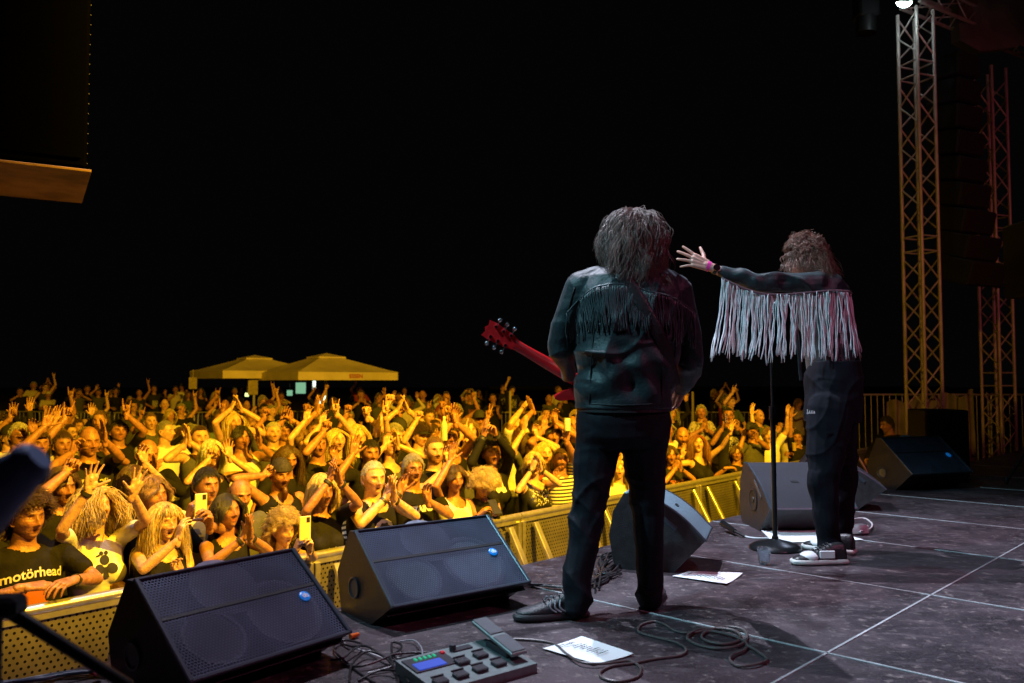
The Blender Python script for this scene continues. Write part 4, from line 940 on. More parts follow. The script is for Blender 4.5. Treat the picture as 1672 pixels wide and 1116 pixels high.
# ---- hair, head-local
def hair_mb(style, seed=0, n=1500, K=11, dense=1.0, rk=.5):
    rs=np.random.RandomState(seed+3); mb=MB(); cols=[]
    def shell(off, keep):
        h=make_head(res=(44,36)); V=h.v[0]; 
        # a smooth skull: recompute ellipsoid without features
        d=V/np.linalg.norm(V,axis=1,keepdims=True); Vs=V*(1+off/np.linalg.norm(V,axis=1,keepdims=True))
        Q=h.q[0]; c=Vs[Q].mean(1); k=keep(c); Vs=Vs*(1+.012*np.sin(40*V[:,:1]+30*V[:,2:])*np.sin(55*V[:,1:2]))
        mb.add(Vs,Q[k])
    def keep(c, fh=.066, back=-.085, side=-.012):
        y,z=c[:,1],c[:,2]; lim=np.where(y<-.045, fh+(-.045-y)*.15, np.where(y<.025, side+( .025-y)/.07*(fh-side)*.75, back+np.clip((.07-y)/.045,0,1)*(side-back)))
        return z>lim
    if style=='bald': 
        shell(.003, lambda c: keep(c)&(c[:,2]<.045)&(c[:,1]>-.02)); N_=int(n*.4)
        kp=lambda c: keep(c)&(c[:,2]<.05)&(c[:,1]>-.02); Ln,st,r0=.02,.3,.0018
    elif style=='buzz': shell(.003,keep); kp=keep; Ln,st,r0=.010,.2,.0018; N_=n//2
    elif style=='short': shell(.009,keep); kp=keep; Ln,st,r0=.045,.55,.0030; N_=n
    elif style=='curly': shell(.016,keep); kp=keep; Ln,st,r0=.085,.30,.0036; N_=int(n*1.25)
    elif style=='bob': shell(.010,keep); kp=keep; Ln,st,r0=.20,.95,.0042; N_=n
    elif style in('long','bangs'): shell(.010,keep); kp=keep; Ln,st,r0=.36,.95,.0046; N_=n
    elif style in('wavy','frizzy'): shell(.013,keep); kp=keep; Ln,st,r0=.30,.75,.0044; N_=int(n*1.2)
    elif style=='rocker': shell(.012,lambda c: keep(c,back=-.06)); kp=keep; Ln,st,r0=.215,.50,.0042; N_=int(n*1.2)
    elif style=='mid': shell(.010,keep); kp=keep; Ln,st,r0=.12,.8,.0038; N_=n
    N_=int(N_*dense)
    d=rs.normal(size=(N_*6,3)); d/=np.linalg.norm(d,axis=1,keepdims=True); P=d*arr([.0775,.098,.120]); P=P[kp(P)][:N_]; N_=len(P)
    nrm=P/arr([.0775,.098,.120])**2; nrm/=np.linalg.norm(nrm,axis=1,keepdims=True)
    L=Ln*(1-.25*rs.rand(N_))
    if style in('long','bangs','bob','wavy','frizzy','mid'):
        fr=(P[:,1]<-.045)&(P[:,2]>.04)
        if style=='bangs': L=np.where(fr,.062,L)
    if style=='short': side=nrm*.32+np.stack([.30*np.ones(N_),-.50*np.ones(N_),-.1+.0*P[:,0]],1)
    elif style in('curly',): side=nrm*1.2
    else:
        pw2=np.clip((P[:,2]-.02)/.06,0,1)*np.clip((.05-P[:,1])/.06,0,1); part=np.where(P[:,0]>.012,1,-1)*(.12+.88*pw2); side=nrm*.20+np.stack([part*.75,np.where(P[:,1]<-.03,-.12,.25),-.25*np.ones(N_)],1)
        if style=='bangs': side=np.where(fr[:,None],nrm*.25+arr([0,-.30,-.8]),side)
    side=side/np.linalg.norm(side,axis=1,keepdims=True)
    step=L/(K-1); cur=P*(1+.006/np.linalg.norm(P,axis=1,keepdims=True)); path=[cur]; dr=side
    for k in range(1,K):
        gdown=arr([0,0,-1.0]); w1=min(1,st*(.55+k/K*1.6)); dr=dr*(1-w1*.5)+gdown*w1*.5+rs.normal(size=(N_,3))*(.07 if style in('long','bangs','bob','mid') else .16)
        if style=='frizzy': dr=dr+nrm*.08
        dr/=np.linalg.norm(dr,axis=1,keepdims=True); cur=cur+dr*step[:,None]
        e=cur/arr([.085,.107,.128]); ln=np.linalg.norm(e,axis=1); inn=ln<1; cur[inn]=cur[inn]/ln[inn][:,None]
        # keep off the face and the neck/shoulders
        if style not in('short','buzz','bald'):
            face=(cur[:,1]<-.03)&(cur[:,2]<(.035 if style!='bangs' else -.0))&(np.abs(cur[:,0])<.080); cur[face,0]+=np.sign(cur[face,0]+1e-6)*.016
        sh_=cur[:,2]<-.17; rad=np.hypot(cur[:,0]/.17,(cur[:,1]-.02)/.105); m=sh_&(rad<1); cur[m,1]=np.where(cur[m,1]>0,.02+.105,cur[m,1]-.04)
        path.append(cur.copy())
    Pt=np.stack(path,1)
    # locks: strands gather towards, and wave together with, a clump guide
    M_={'rocker':90,'wavy':60,'frizzy':90,'curly':170,'long':130,'bangs':130,'bob':130,'mid':110}.get(style,0)
    tone=(.60+.6*rs.rand(N_))[:,None]*np.ones(3)
    if M_:
        gi=rs.permutation(N_)[:M_]; cid=np.argmin(((P[:,None]-P[gi][None])**2).sum(-1),1); G_=Pt[gi][cid]; pull=np.linspace(0,{'curly':.30,'rocker':.58,'frizzy':.32,'wavy':.32}.get(style,.16),K)[None,:,None]
        Pt=Pt*(1-pull)+G_*pull; tone=tone*(.62+.75*rs.rand(M_))[cid][:,None]
        fq,nf_={'curly':(.0135,8.5),'wavy':(.013,4.5),'frizzy':(.013,7),'rocker':(.014,5.5)}.get(style,(.004,2.5)); cph=rs.rand(M_)*6.28; sgn=np.where(rs.rand(M_)>.5,1,-1)
        ph=cph[cid]+rs.normal(size=N_)*(.8 if style!='curly' else .35); k=np.arange(K)[None]/(K-1)*nf_*sgn[cid][:,None]+ph[:,None]; amp=fq*np.minimum(1,np.arange(K)/(K*.25))[None]*(.7+.6*rs.rand(M_))[cid][:,None]
        Pt=Pt+np.stack([np.cos(k)*amp,np.sin(k)*amp,.4*np.sin(k*.7)*amp],-1)
        fly=rs.rand(N_)<.05; Pt[fly]+=nrm[fly][:,None]*(np.linspace(0,.022,K)[None,:,None])
    rad=rk*r0*np.interp(np.linspace(0,1,K),[0,.3,.8,1],[1,1.1,.8,.1])[None]*(.7+.6*rs.rand(N_))[:,None]
    mb.c=[np.full((len(v),3),.6) for v in mb.v]
    mb.tube(Pt,rad,4,caps=False,col=tone); return mb
def cap_mb(kind='cap'):
    mb=MB(); n=28; rings=[]
    for z,s_ in ((.035,1.06),(.06,1.05),(.09,.93),(.115,.70),(.133,.38),(.139,.05)): rings.append(ellring((0,.0,z),.083*s_,.104*s_,n=n))
    mb.loft(rings)
    if kind=='cap':
        V=[];k=9
        for a in np.linspace(-.95,.95,k): V.append([.080*math.sin(a)*1.02,-.098*math.cos(a)*.98,.040]); V.append([.075*math.sin(a)*1.05,-.098*math.cos(a)-.065*math.cos(a*.9),.030])
        Q_=[[2*i,2*i+1,2*i+3,2*i+2] for i in range(k-1)]; mb.add(V,Q_); mb.add(arr(V)-arr([0,0,.004]),[q[::-1] for q in Q_])
    elif kind=='hat':
        mb.loft([ellring((0,0,z),.083*s_,.104*s_,n=n) for z,s_ in ((.036,1.0),(.034,1.5),(.040,1.52),(.044,1.0))])
    return mb
def glasses_mb():
    mb=MB()
    for s_ in (-1,1):
        t=np.linspace(0,2*math.pi,17); mb.tube(np.stack([s_*.032+.020*np.cos(t),-.104+.006*np.cos(t)*s_*s_*0+np.abs(.020*np.cos(t)+s_*.032)**2*2.0,.000+.014*np.sin(t)],-1),.0016,5)
        mb.tube([[s_*.052,-.096,.004],[s_*.078,-.04,.006],[s_*.079,.02,.0]],.0016,5)
    mb.tube([[-.012,-.105,.003],[.012,-.105,.003]],.0016,5); return mb
# ---- materials for people
SK=[mat('skin_'+n_,c_,.36,noise=.32,nscale=30,attr=True,bump=.45,bscale=110) for n_,c_ in (('light',(.46,.24,.15)),('tan',(.34,.16,.09)),('pale',(.56,.33,.22)))]
def hmat(n,c): return mat('hair_'+n,c,.38,spec=.4,attr=True,noise=.35,nscale=60,sheen=.1)
HR={'black':hmat('black',(.016,.012,.010)),'brown':hmat('brown',(.07,.035,.018)),'grey':hmat('grey',(.30,.28,.25)),'white':hmat('white',(.55,.53,.48)),'blond':hmat('blond',(.52,.38,.17)),'red':hmat('red',(.20,.055,.02)),'lightbrown':hmat('lightbrown',(.20,.11,.05))}
def print_mat(name, base, ink, scale, thr, box, rough=.85, dist=2.0):
    m=mat(name,base,rough,noise=.2,nscale=30,bump=.25,bscale=60); nt=m.node_tree; N=nt.nodes; L=nt.links; b=N['Principled BSDF']; tc=N['Texture Coordinate']
    nz=N.new('ShaderNodeTexNoise'); nz.inputs['Scale'].default_value=scale; nz.inputs['Detail'].default_value=3; nz.inputs['Distortion'].default_value=dist; L.new(tc.outputs['Object'],nz.inputs[0])
    def M(op,a,b_=None):
        n=N.new('ShaderNodeMath'); n.operation=op
        for i,v in enumerate((a,b_)):
            if v is None: continue
            if isinstance(v,(int,float)): n.inputs[i].default_value=v
            else: L.new(v,n.inputs[i])
        return n.outputs[0]
    sp=N.new('ShaderNodeSeparateXYZ'); L.new(tc.outputs['Object'],sp.inputs[0])
    f=M('GREATER_THAN',nz.outputs[0],thr)
    f=M('MULTIPLY',f,M('LESS_THAN',M('ABSOLUTE',sp.outputs[0]),box[0])); f=M('MULTIPLY',f,M('LESS_THAN',sp.outputs[1],-.03))
    f=M('MULTIPLY',f,M('LESS_THAN',M('ABSOLUTE',M('SUBTRACT',sp.outputs[2],box[1])),box[2]))
    mx=N.new('ShaderNodeMix'); mx.data_type='RGBA'; L.new(f,mx.inputs[0]); mx.inputs[6].default_value=(*base,1); mx.inputs[7].default_value=(*ink,1); L.new(mx.outputs[2],b.inputs['Base Color']); return m
def stripe_mat():
    m=mat('striped_cloth',(.5,.5,.5),.85); nt=m.node_tree; wv=nt.nodes.new('ShaderNodeTexWave'); wv.bands_direction='Z'; wv.inputs['Scale'].default_value=9
    nt.links.new(nt.nodes['Texture Coordinate'].outputs['Object'],wv.inputs[0]); r=nt.nodes.new('ShaderNodeValToRGB'); r.color_ramp.interpolation='CONSTANT'; r.color_ramp.elements[0].color=(.02,.02,.02,1); r.color_ramp.elements[1].position=.5; r.color_ramp.elements[1].color=(.6,.6,.55,1)
    nt.links.new(wv.outputs[0],r.inputs[0]); nt.links.new(r.outputs[0],nt.nodes['Principled BSDF'].inputs[0]); return m
CL={'black':mat('cloth_black',(.009,.0085,.009),.85,spec=.2,noise=.35,nscale=20,bump=.3,bscale=60),'white':mat('cloth_white',(.68,.66,.60),.9,noise=.08,bump=.3,bscale=50),'cream':mat('cloth_cream',(.50,.44,.30),.9,noise=.1,bump=.3,bscale=50),
 'grey':mat('cloth_grey',(.07,.07,.07),.9,noise=.2,bump=.3,bscale=50),'navy':mat('cloth_navy',(.03,.035,.06),.9,noise=.2,bump=.3),'red':mat('cloth_red',(.25,.03,.02),.9,noise=.2,bump=.3),'green':mat('cloth_green',(.07,.10,.05),.9,noise=.2,bump=.3),
 'print':print_mat('black_tee_pale_print',(.009,.0085,.009),(.5,.48,.40),17,.52,(.11,1.20,.13)),'skull':print_mat('black_tee_round_print',(.009,.0085,.009),(.42,.40,.30),26,.47,(.085,1.16,.10)),
 'redprint':print_mat('black_tee_red_print',(.009,.0085,.009),(.40,.10,.05),22,.54,(.12,1.22,.10)),'stripe':stripe_mat(),'denim':mat('cloth_denim',(.03,.035,.055),.9,noise=.25,bump=.3),
 'sequin':print_mat('black_top_sequins',(.02,.02,.02),(.7,.68,.6),70,.58,(.10,1.30,.07),.4,0.5),'plaid':print_mat('pale_shirt_dark_pattern',(.40,.36,.26),(.08,.07,.05),24,.55,(.5,1.2,.4),.9,1)}
m_shoe=mat('crowd_shoes',(.04,.035,.03),.6)
# ================================================================ THE TWO MUSICIANS
def pxr(r_px, Y): return r_px/F*Y
def capsW(mb, pts, n=14):       # pts: (px, py, Y, r_px)
    P=[(W(a,b,c), pxr(r,c)) for a,b,c,r in pts]
    for (p,r),(q,s_) in zip(P[:-1],P[1:]): mb.capsule(p,q,r,s_,n)
def loftW(mb, rows, yaw=0, n=30, p=2.3):   # rows: (py, pxL, pxR, Y, halfdepth)
    mb.loft([ellring(W((l+r)/2,y,Y), (r-l)/2/F*Y, hd, n=n, rot=yaw, p=p) for y,l,r,Y,hd in rows][::-1])
def ridge(V, s, seed):
    x,y,z=(V*s).T; a=seed
    u=z*13+1.6*np.sin(x*6.2+a)+1.3*np.sin(y*6+a*2)+x*6; f=(1-np.abs(np.sin(u)))**3.2
    u2=z*19-x*15+2.2*np.sin(x*9+z*4+a*3); g_=(1-np.abs(np.sin(u2)))**3.5
    u3=x*22+z*9+2*np.sin(z*8+a); h_=(1-np.abs(np.sin(u3)))**4
    return .75*f*np.clip(np.sin(x*7+z*5+a)*1.6,0,1)+.65*g_*np.clip(np.sin(z*7-x*4+a*2)*1.6,0,1)+.35*h_*np.clip(np.sin(x*5-z*6+a),0,1)-.2
def cloth(mb, vox, amp, seed, smooth=4, mask=None):
    V,Q,T=remesh(mb,vox,smooth); N=vnormals(V,Q); d=ridge(V,1.0,seed)*amp+fold(V,1.3,seed)*amp*.35
    if mask is not None: d=d*mask(V)
    o=MB(); o.add(V+N*d[:,None],Q,T); return o
def bvh_of(mb):
    V=mb.verts(); P=[tuple(int(i) for i in f) for q in mb.q for f in q]+[tuple(int(i) for i in f) for q in mb.t for f in q]
    return BVHTree.FromPolygons([tuple(v) for v in V], P)
def surf(bvh, x, z, y0, y1):     # surface point met when looking along +y
    h=bvh.ray_cast(Vector((x,y0,z)),Vector((0,1,0)),y1-y0); return None if h[0] is None else h[0].y
m_jack = mat('teal_black_satin', (.0035,.0125,.016), .55, spec=.35, sheen=.1, noise=.35, nscale=14, bump=.25, bscale=90)
m_jean = mat('black_denim', (.004,.0048,.009), .8, spec=.25, noise=.3, nscale=30, bump=.3, bscale=260)
crease(m_jack,.55,(5,5,13),.030); crease(m_jean,.5,(7,7,16),.02)
m_frg = mat('black_fringe', (.012,.022,.026), .45, sheen=.2)
# ---------------- guitarist
GY=3.60
gt = thing('person', 'heavyset long haired guitarist seen from behind in dark fringed western shirt and jeans', 'person', (float(W(1000,1000,GY)[0]), GY, STZ))
gi = Matrix.Translation(gt.location).inverted(); GI=np.array(gi)
def bw(mb, name, m, root, **k): mb.xf(np.array(Matrix.Translation(root.location).inverted())); return mb.build(name, m, root, **k)
jk=MB()
loftW(jk,[(430,1002,1072,GY,.07),(440,975,1090,GY,.10),(452,956,1104,GY,.135),(480,940,1114,GY,.155),(540,940,1112,GY,.175),(600,938,1106,GY,.185),(645,938,1098,GY,.18),(668,938,1096,GY,.175)])
capsW(jk,[(975,458,GY,24),(950,470,GY,29),(923,535,GY+.03,24),(916,565,GY+.05,23)]); capsW(jk,[(916,565,GY+.05,23),(926,600,GY+.24,15),(932,608,GY+.34,13)])
capsW(jk,[(1080,462,GY,24),(1102,476,GY,29),(1122,545,GY+.02,24),(1128,588,GY+.05,22)]); capsW(jk,[(1128,588,GY+.05,22),(1122,618,GY+.16,20),(1113,634,GY+.28,15)])
def jmask(V):
    sd=np.clip((np.abs(V[:,0]-W(1026,550,GY)[0])-.19)/.05,0,1); z=V[:,2]; zh=W(0,560,GY)[2]
    return (1-.55*sd)*np.clip(.35+1.3*np.clip((zh+.02-z)/.12,0,1),.3,1.5)*np.clip((z-W(0,668,GY)[2])/.06,.15,1)
gj=cloth(jk,.0065,.026,2.1,3,jmask); gb=bvh_of(gj)
# button placket, hem and seams follow from the folds; collar
cl=MB(); c0=W(1040,436,GY-.02); cl.loft([ellring(c0+arr([0,0,z]),a,b,n=26) for z,a,b in ((-.02,.105,.085),(.02,.090,.075),(.045,.082,.07))],caps=False)
fr=MB(); paths=[]
def seamline(t):                   # the yoke seam across the back, in photo pixels
    xs_=[926,945,970,1000,1030,1055,1085,1110,1134]; ys_=[512,490,470,464,466,476,482,492,512]
    x=np.interp(t,np.linspace(0,1,9),xs_); return x,np.interp(x,xs_,ys_)
ykp=[]
for t in np.linspace(0,1,90):
    x,y=seamline(t); d=ray(x,y); h=gb.ray_cast(Vector((0,0,CZ)),Vector(d).normalized(),8)
    if h[0] is None: continue
    p=arr(h[0]); ykp.append(p+arr([0,-.006,0]))
    for kk in range(2):
        Ln=random.uniform(.10,.20)*(1.0 if .1<t<.9 else .8); P=[]; xx=p[0]+random.uniform(-.004,.004); lean=random.uniform(-.05,.05)
        for s_ in np.linspace(0,1,9):
            z=p[2]-s_*Ln; x_=xx+lean*s_*Ln+.004*math.sin(s_*7+kk+t*40); yy=surf(gb,x_,z,p[1]-.4,p[1]+.4)
            if yy is None: yy=P[-1][1] if P else p[1]
            P.append([x_,min(yy,(P[-1][1]+.02) if P else 9)-.007,z])
        paths.append(P)
fr.tube(paths,.0030,5)
yk=MB(); yk.tube(spline(ykp[::4],3),.0055,6)
bd=MB(); capsW(bd,[(1015,640,GY,40),(1022,560,GY,50),(1028,470,GY,42),(1034,440,GY,25),(1034,405,GY,23)])
capsW(bd,[(975,462,GY,15),(918,560,GY+.05,14),(928,610,GY+.34,11)]); capsW(bd,[(1100,470,GY,15),(1127,590,GY+.05,14),(1113,634,GY+.28,10)])
V,Q,T=remesh(bd,.008,3); bd=MB(); bd.add(V,Q,T)
HG=np.eye(4); Rg=np.array((Matrix.Rotation(math.pi+.15,3,'Z') @ Matrix.Rotation(.10,3,'X') @ Matrix.Rotation(-.10,3,'Y'))); HG[:3,:3]=Rg*1.02; HG[:3,3]=W(1033,390,GY+.03)
bd.join(make_head('m',0,0),HG)
bd.join(hand('grip',False,True),hand_M(W(926,610,GY+.36),(-.25,.75,.35),(.3,-.2,1)))
bd.join(hand('relax',True,True),hand_M(W(1114,634,GY+.27),(-.35,.45,-.75),(-.7,-.3,.1)))
bw(bd,'body',SK[0],gt,attr=True,sharp=None)
jo=bw(gj,'shirt',m_jack,gt,sharp=None); 
for mb_,nm_ in ((cl,'collar'),(fr,'fringe'),(yk,'yoke_seam')):
    mb_.xf(np.array(Matrix.Translation(gt.location).inverted())); o=mb_.build(nm_, m_jack if nm_=='collar' else m_frg, jo, sharp=None)
hb=hair_mb('rocker',5,n=6500,K=18,dense=1.0,rk=.25)
HH=HG.copy(); HH[:3,:3]=Rg*arr([1.06,1.03,1.04])
hb.c=[c for c in hb.c]; hb.xf(HH); bw(hb,'hair',mat('guitarist_hair',(.17,.10,.085),.36,spec=.3,attr=True),gt,attr=True,sharp=None)
jn=MB()
loftW(jn,[(640,944,1092,GY,.15),(680,941,1093,GY,.165),(712,940,1092,GY,.150),(730,942,1090,GY,.115)])
capsW(jn,[(978,715,GY,39),(968,775,GY-.01,34),(962,828,GY-.02,28.5),(951,895,GY-.04,25.5),(942,955,GY-.06,24.5),(941,985,GY-.07,25)])
capsW(jn,[(1052,715,GY,38.5),(1054,775,GY+.02,34),(1058,828,GY+.04,29.5),(1060,895,GY+.07,24),(1061,955,GY+.09,22),(1061,975,GY+.09,22)])
def jm(V):
    z=V[:,2]-STZ; return .45+.75*np.exp(-((z-.46)/.13)**2)+1.0*np.exp(-((z-.10)/.09)**2)
jc=cloth(jn,.0065,.014,4.4,2,jm); jno=bw(jc,'jeans',m_jean,gt,sharp=None)
jb=bvh_of(jc)
def drape(bv,pts,r,m,name,par,root,off=.003,k=4):
    P=[]
    for x,y in spline([(a,b,0) for a,b in pts],k)[:,:2]:
        h=bv.ray_cast(Vector((0,0,CZ)),Vector(ray(x,y)).normalized(),8)
        if h[0] is not None: P.append(arr(h[0])+arr([0,-off,0]))
    if len(P)<2: return
    b=MB(); b.tube(P,r,5); b.xf(np.array(Matrix.Translation(root.location).inverted())); return b.build(name,m,par,sharp=None)
m_seam=mat('seam_thread',(.03,.032,.04),.7)
for pk_ in ([(960,688),(1000,690),(999,716),(980,726),(962,715),(960,688)],[(1032,690),(1072,687),(1071,714),(1053,726),(1034,716),(1032,690)]): drape(jb,pk_,.0022,m_seam,'back_pocket_seam',jno,gt)
drape(jb,[(1016,674),(1015,700),(1013,728)],.0022,m_seam,'centre_seam',jno,gt); drape(jb,[(943,684),(1016,692),(1090,684)],.0020,m_seam,'yoke_stitching',jno,gt)
bl=MB(); loftW(bl,[(662,942,1094,GY,.170),(672,942,1094,GY,.172)]); bl.xf(np.array(Matrix.Translation(gt.location).inverted())); bl.build('belt',m_black,jno)
m_sole=mat('shoe_sole_dark',(.03,.03,.033),.6); m_shoe1=mat('black_sneaker',(.016,.016,.02),.5,noise=.2,bump=.35,bscale=120); m_strp=mat('grey_reflective_stripe',(.30,.32,.36),.35)
def shoe(root, heel, yaw, L_=.30, mu=None, msole=None, name='shoe', mstr=None, white=None, wl=.052, lace=None):
    # local: toe at -y
    M=Matrix.Translation(Vector(heel)) @ Matrix.Rotation(yaw,4,'Z'); M=Matrix.Translation(root.location).inverted() @ M
    k=L_/.30; so=MB(); rings=[]
    out=[(.045,.030),(.038,.036),(0,.037),(-.06,.038),(-.12,.046),(-.18,.050),(-.225,.043),(-.25,.026),(-.258,.008)]
    def outline(ins,z): 
        pl=[(w_-ins,y*k) for y,w_ in out]+[(-(w_-ins),y*k) for y,w_ in out[::-1]]; return [[a*k,b+(ins if b<-.2*k else (-ins if b>.03 else 0)),z] for a,b in pl]
    so.loft([outline(.003,.004),outline(-.003,.010),outline(-.004,.022),outline(.001,.030)]); so_=so.build(name+'_sole',msole,None,sharp=45)
    up=MB(); secs=[(.042,.028,.095,.02),(.030,.034,.115,.03),(.0,.036,.118,.035),(-.04,.037,.112,.04),(-.09,.040,.090,.04),(-.14,.045,.070,.04),(-.19,.046,.056,.03),(-.23,.036,.046,.02),(-.250,.018,.036,.01)]
    rings=[]
    for y,w_,h,_ in secs:
        t=np.linspace(0,math.pi,13); rings.append([[w_*k*math.cos(a)*(1 if True else 0),y*k,.026+(h-.026)*math.sin(a)**.75] for a in t]+[[-w_*k*.6,y*k,.022],[w_*k*.6,y*k,.022]])
    up.loft(rings); V,Q,T=remesh(up,.006,3); up=MB(); up.add(V,Q,T); r=bpy.data.objects.new(name,up.mesh(name,mu,None)); C.objects.link(r); r.parent=root; r.matrix_local=M
    so_.parent=r; so_.name='sole'
    if mstr is not None:
        for kk in range(3):
            for sx in (-1,1):
                s_=MB(); s_.tube(spline([[sx*.041*k,(-.055-kk*.020)*k,.035],[sx*.043*k,(-.080-kk*.020)*k,.055],[sx*.030*k,(-.075-kk*.020)*k,.083]],4)+arr([sx*.003,0,.002]),.0035,5); q=s_.build('stripe',mstr,r)
    if white is not None:
        tc_=MB(); tc_.ell((0,-.155*k,.040),(.050*k,.058*k,.031),n=18); q=tc_.build('toe_box',white,r); tc_=MB()
        for sx in (-1,1): tc_.box((sx*.039*k,-.075*k,.058),(.010,.085*k,.042),bev=.004)
        tc_.build('side_panel',white,r)
    lc=MB()
    for kk in range(5): lc.tube([[-.022*k,(-.055-kk*.020)*k,.106-kk*.0075],[0,(-.058-kk*.020)*k,.114-kk*.008],[.022*k,(-.055-kk*.020)*k,.106-kk*.0075]],.003,5)
    lc.build('laces', lace or mu, r); return r
pL=G(941,1008); shoe(gt,(pL[0],pL[1]+.0,STZ),math.radians(-78),.31,m_shoe1,m_sole,mstr=m_strp)
pR=G(1060,990); shoe(gt,(pR[0],pR[1]-.02,STZ),math.radians(-195),.31,m_shoe1,m_sole,mstr=m_strp)
m_jseam=mat('jacket_seam',(.004,.010,.012),.6)
for q_ in ([(972,520),(966,580),(962,660)],[(1074,520),(1082,580),(1080,660)],[(940,658),(1015,662),(1096,658)],[(938,470),(926,520),(928,590)],[(1112,478),(1106,540),(1100,600)]): drape(gb,q_,.0030,m_jseam,'seam',jo,gt,.002)
# ---------------- guitar
m_red_g=mat('cherry_lacquer',(.72,.016,.02),.18,coat=.8,noise=.15,nscale=12); m_gdark=mat('rosewood',(.05,.02,.015),.5); 
g0=W(1003,657,GY+.36); g1=W(843,564,GY+.30); g2=W(795,537,GY+.29); ax=(g1-g0); Lg=np.linalg.norm(ax); ax/=Lg; nf=arr([0,1,0.05]); nf=nf-(nf@ax)*ax; nf/=np.linalg.norm(nf); sd=np.cross(ax,nf)
gu=thing('electric_guitar','red electric guitar held by the guitarist, red headstock with chrome tuners at his left','guitar')
Mg=np.eye(4); Mg[:3,0]=ax; Mg[:3,1]=nf; Mg[:3,2]=sd; Mg[:3,3]=g0          # x along the neck, y = front face, z sideways
def gbx(mb,nm_,m,par=None): return mb.xf(Mg).build(nm_,m,par or gu)
t_=np.linspace(0,2*math.pi,40,endpoint=False)
ol=[(.20,.03),(.26,.11),(.235,.125),(.17,.085),(.10,.105),(0,.11),(-.08,.155),(-.17,.165),(-.235,.10),(-.25,0),(-.235,-.10),(-.17,-.165),(-.08,-.155),(0,-.11),(.10,-.105),(.17,-.085),(.235,-.125),(.26,-.11),(.20,-.03)]
ol=[tuple(p[:2]) for p in spline([(a,b,0) for a,b in ol+[ol[0]]],3)[:-1]]
b=MB(); b.prism(ol,-.02,.02); gbx(b,'guitar_body',m_red_g)
b=MB(); b.tube([[.18,.0,0],[.35,-.0,0],[Lg-.02,0,0],[Lg+.012,0,0]],[[.030,.0285,.0235,.026]],14,flat=.55,ref=(0,0,1)); gbx(b,'neck',m_red_g)
b=MB(); b.box((.18+Lg/2,.017,0),(Lg-.2,.006,.050),bev=.001); gbx(b,'fretboard',m_gdark)
hs_=[(0,.024),(.035,.036),(.13,.044),(.165,.040),(.158,.015),(.170,0),(.158,-.015),(.165,-.040),(.13,-.044),(.035,-.036),(0,-.024)]
b=MB(); b.prism([(Lg+a,c_) for a,c_ in hs_],-.010,.006); gbx(b,'headstock',m_red_g)
for k in range(3):
    for s_ in (-1,1):
        b=MB(); x_=Lg+.045+k*.040; b.cyl((x_,-.022,s_*.026),(x_,.004,s_*.026),.0075,12); b.tube([[x_,-.015,s_*.03],[x_,-.015,s_*.054]],.003,8); b.ell((x_,-.015,s_*.062),(.009,.005,.010),n=10); gbx(b,'tuner',m_chrome)
b=MB(); b.tube([[[-.1,.026,z],[Lg+.05,.026,z*.9]] for z in np.linspace(-.018,.018,6)],.0009,4); 
for k in range(6):
    z=-.018+k*.0072; b=MB(); b.tube([[-.1,.026,z],[Lg+.05,.024,z]],.0009,4); gbx(b,'guitar_string',m_chrome)
stp=[]
for x_,y_ in ((1010,448),(1030,470),(1052,505),(1074,545),(1092,590),(1100,630)):
    h=gb.ray_cast(Vector((0,0,CZ)),Vector(ray(x_,y_)).normalized(),8)
    if h[0] is not None: stp.append(arr(h[0])+arr([0,-.010,0]))
b=MB(); b.tube(spline(stp,5),.026,10,flat=.12,ref=(.8,0,.3)); b.build('guitar_strap',mat('black_leather',(.014,.014,.016),.4,bump=.3),gu,sharp=None)
# ---------------- singer
SY=4.74
sg=thing('person','curly haired singer in fringed black shirt stretching one arm towards the crowd','person',(float(W(1355,912,SY)[0]),SY,STZ))
m_top=mat('black_teal_shirt',(.004,.015,.019),.45,sheen=.1,noise=.25,nscale=20,bump=.3,bscale=200); m_sweat=mat('dark_sweatpants',(.0035,.004,.008),.9,spec=.2,noise=.2,nscale=40,bump=.3,bscale=300)
crease(m_top,.5,(12,6,6),.02); crease(m_sweat,.45,(7,7,12),.02)
tp=MB(); loftW(tp,[(447,1310,1352,SY+.15,.11),(458,1300,1372,SY+.15,.16),(480,1304,1382,SY+.15,.17),(530,1310,1382,SY+.14,.165),(580,1318,1388,SY+.12,.16),(605,1320,1396,SY+.10,.16)])
capsW(tp,[(1366,474,SY+.06,21),(1335,462,SY-.02,21),(1290,462,SY-.03,18),(1245,462,SY-.04,17),(1210,455,SY-.03,15),(1180,445,SY-.02,12.5)])
capsW(tp,[(1345,470,SY+.30,19),(1345,530,SY+.34,15),(1352,562,SY+.42,12)])
def tm(V): return .5+1.1*np.exp(-((V[:,2]-W(0,462,SY)[2])/.09)**2)
tc_=cloth(tp,.0065,.020,1.2,2,tm); sb_=bvh_of(tc_); so=bw(tc_,'shirt',m_top,sg,sharp=None)
bd=MB(); capsW(bd,[(1358,580,SY+.12,22),(1346,520,SY+.14,27),(1332,470,SY+.14,24),(1326,452,SY+.14,17),(1322,425,SY+.13,16)])
capsW(bd,[(1335,464,SY,14),(1245,461,SY-.04,12),(1200,452,SY-.03,8.5)]); capsW(bd,[(1200,452,SY-.03,8.5),(1180,445,SY-.02,8.6),(1157,435,SY-.02,7.4)])
capsW(bd,[(1345,470,SY+.30,14),(1345,530,SY+.34,11),(1352,570,SY+.44,8)])
V,Q,T=remesh(bd,.006,3); bd=MB(); bd.add(V,Q,T)
HS=np.eye(4); Rs=np.array(Matrix.Rotation(math.radians(-118),3,'Z') @ Matrix.Rotation(.05,3,'X')); HS[:3,:3]=Rs; HS[:3,3]=W(1316,422,SY+.12)
bd.join(make_head('m',.3,1),HS)
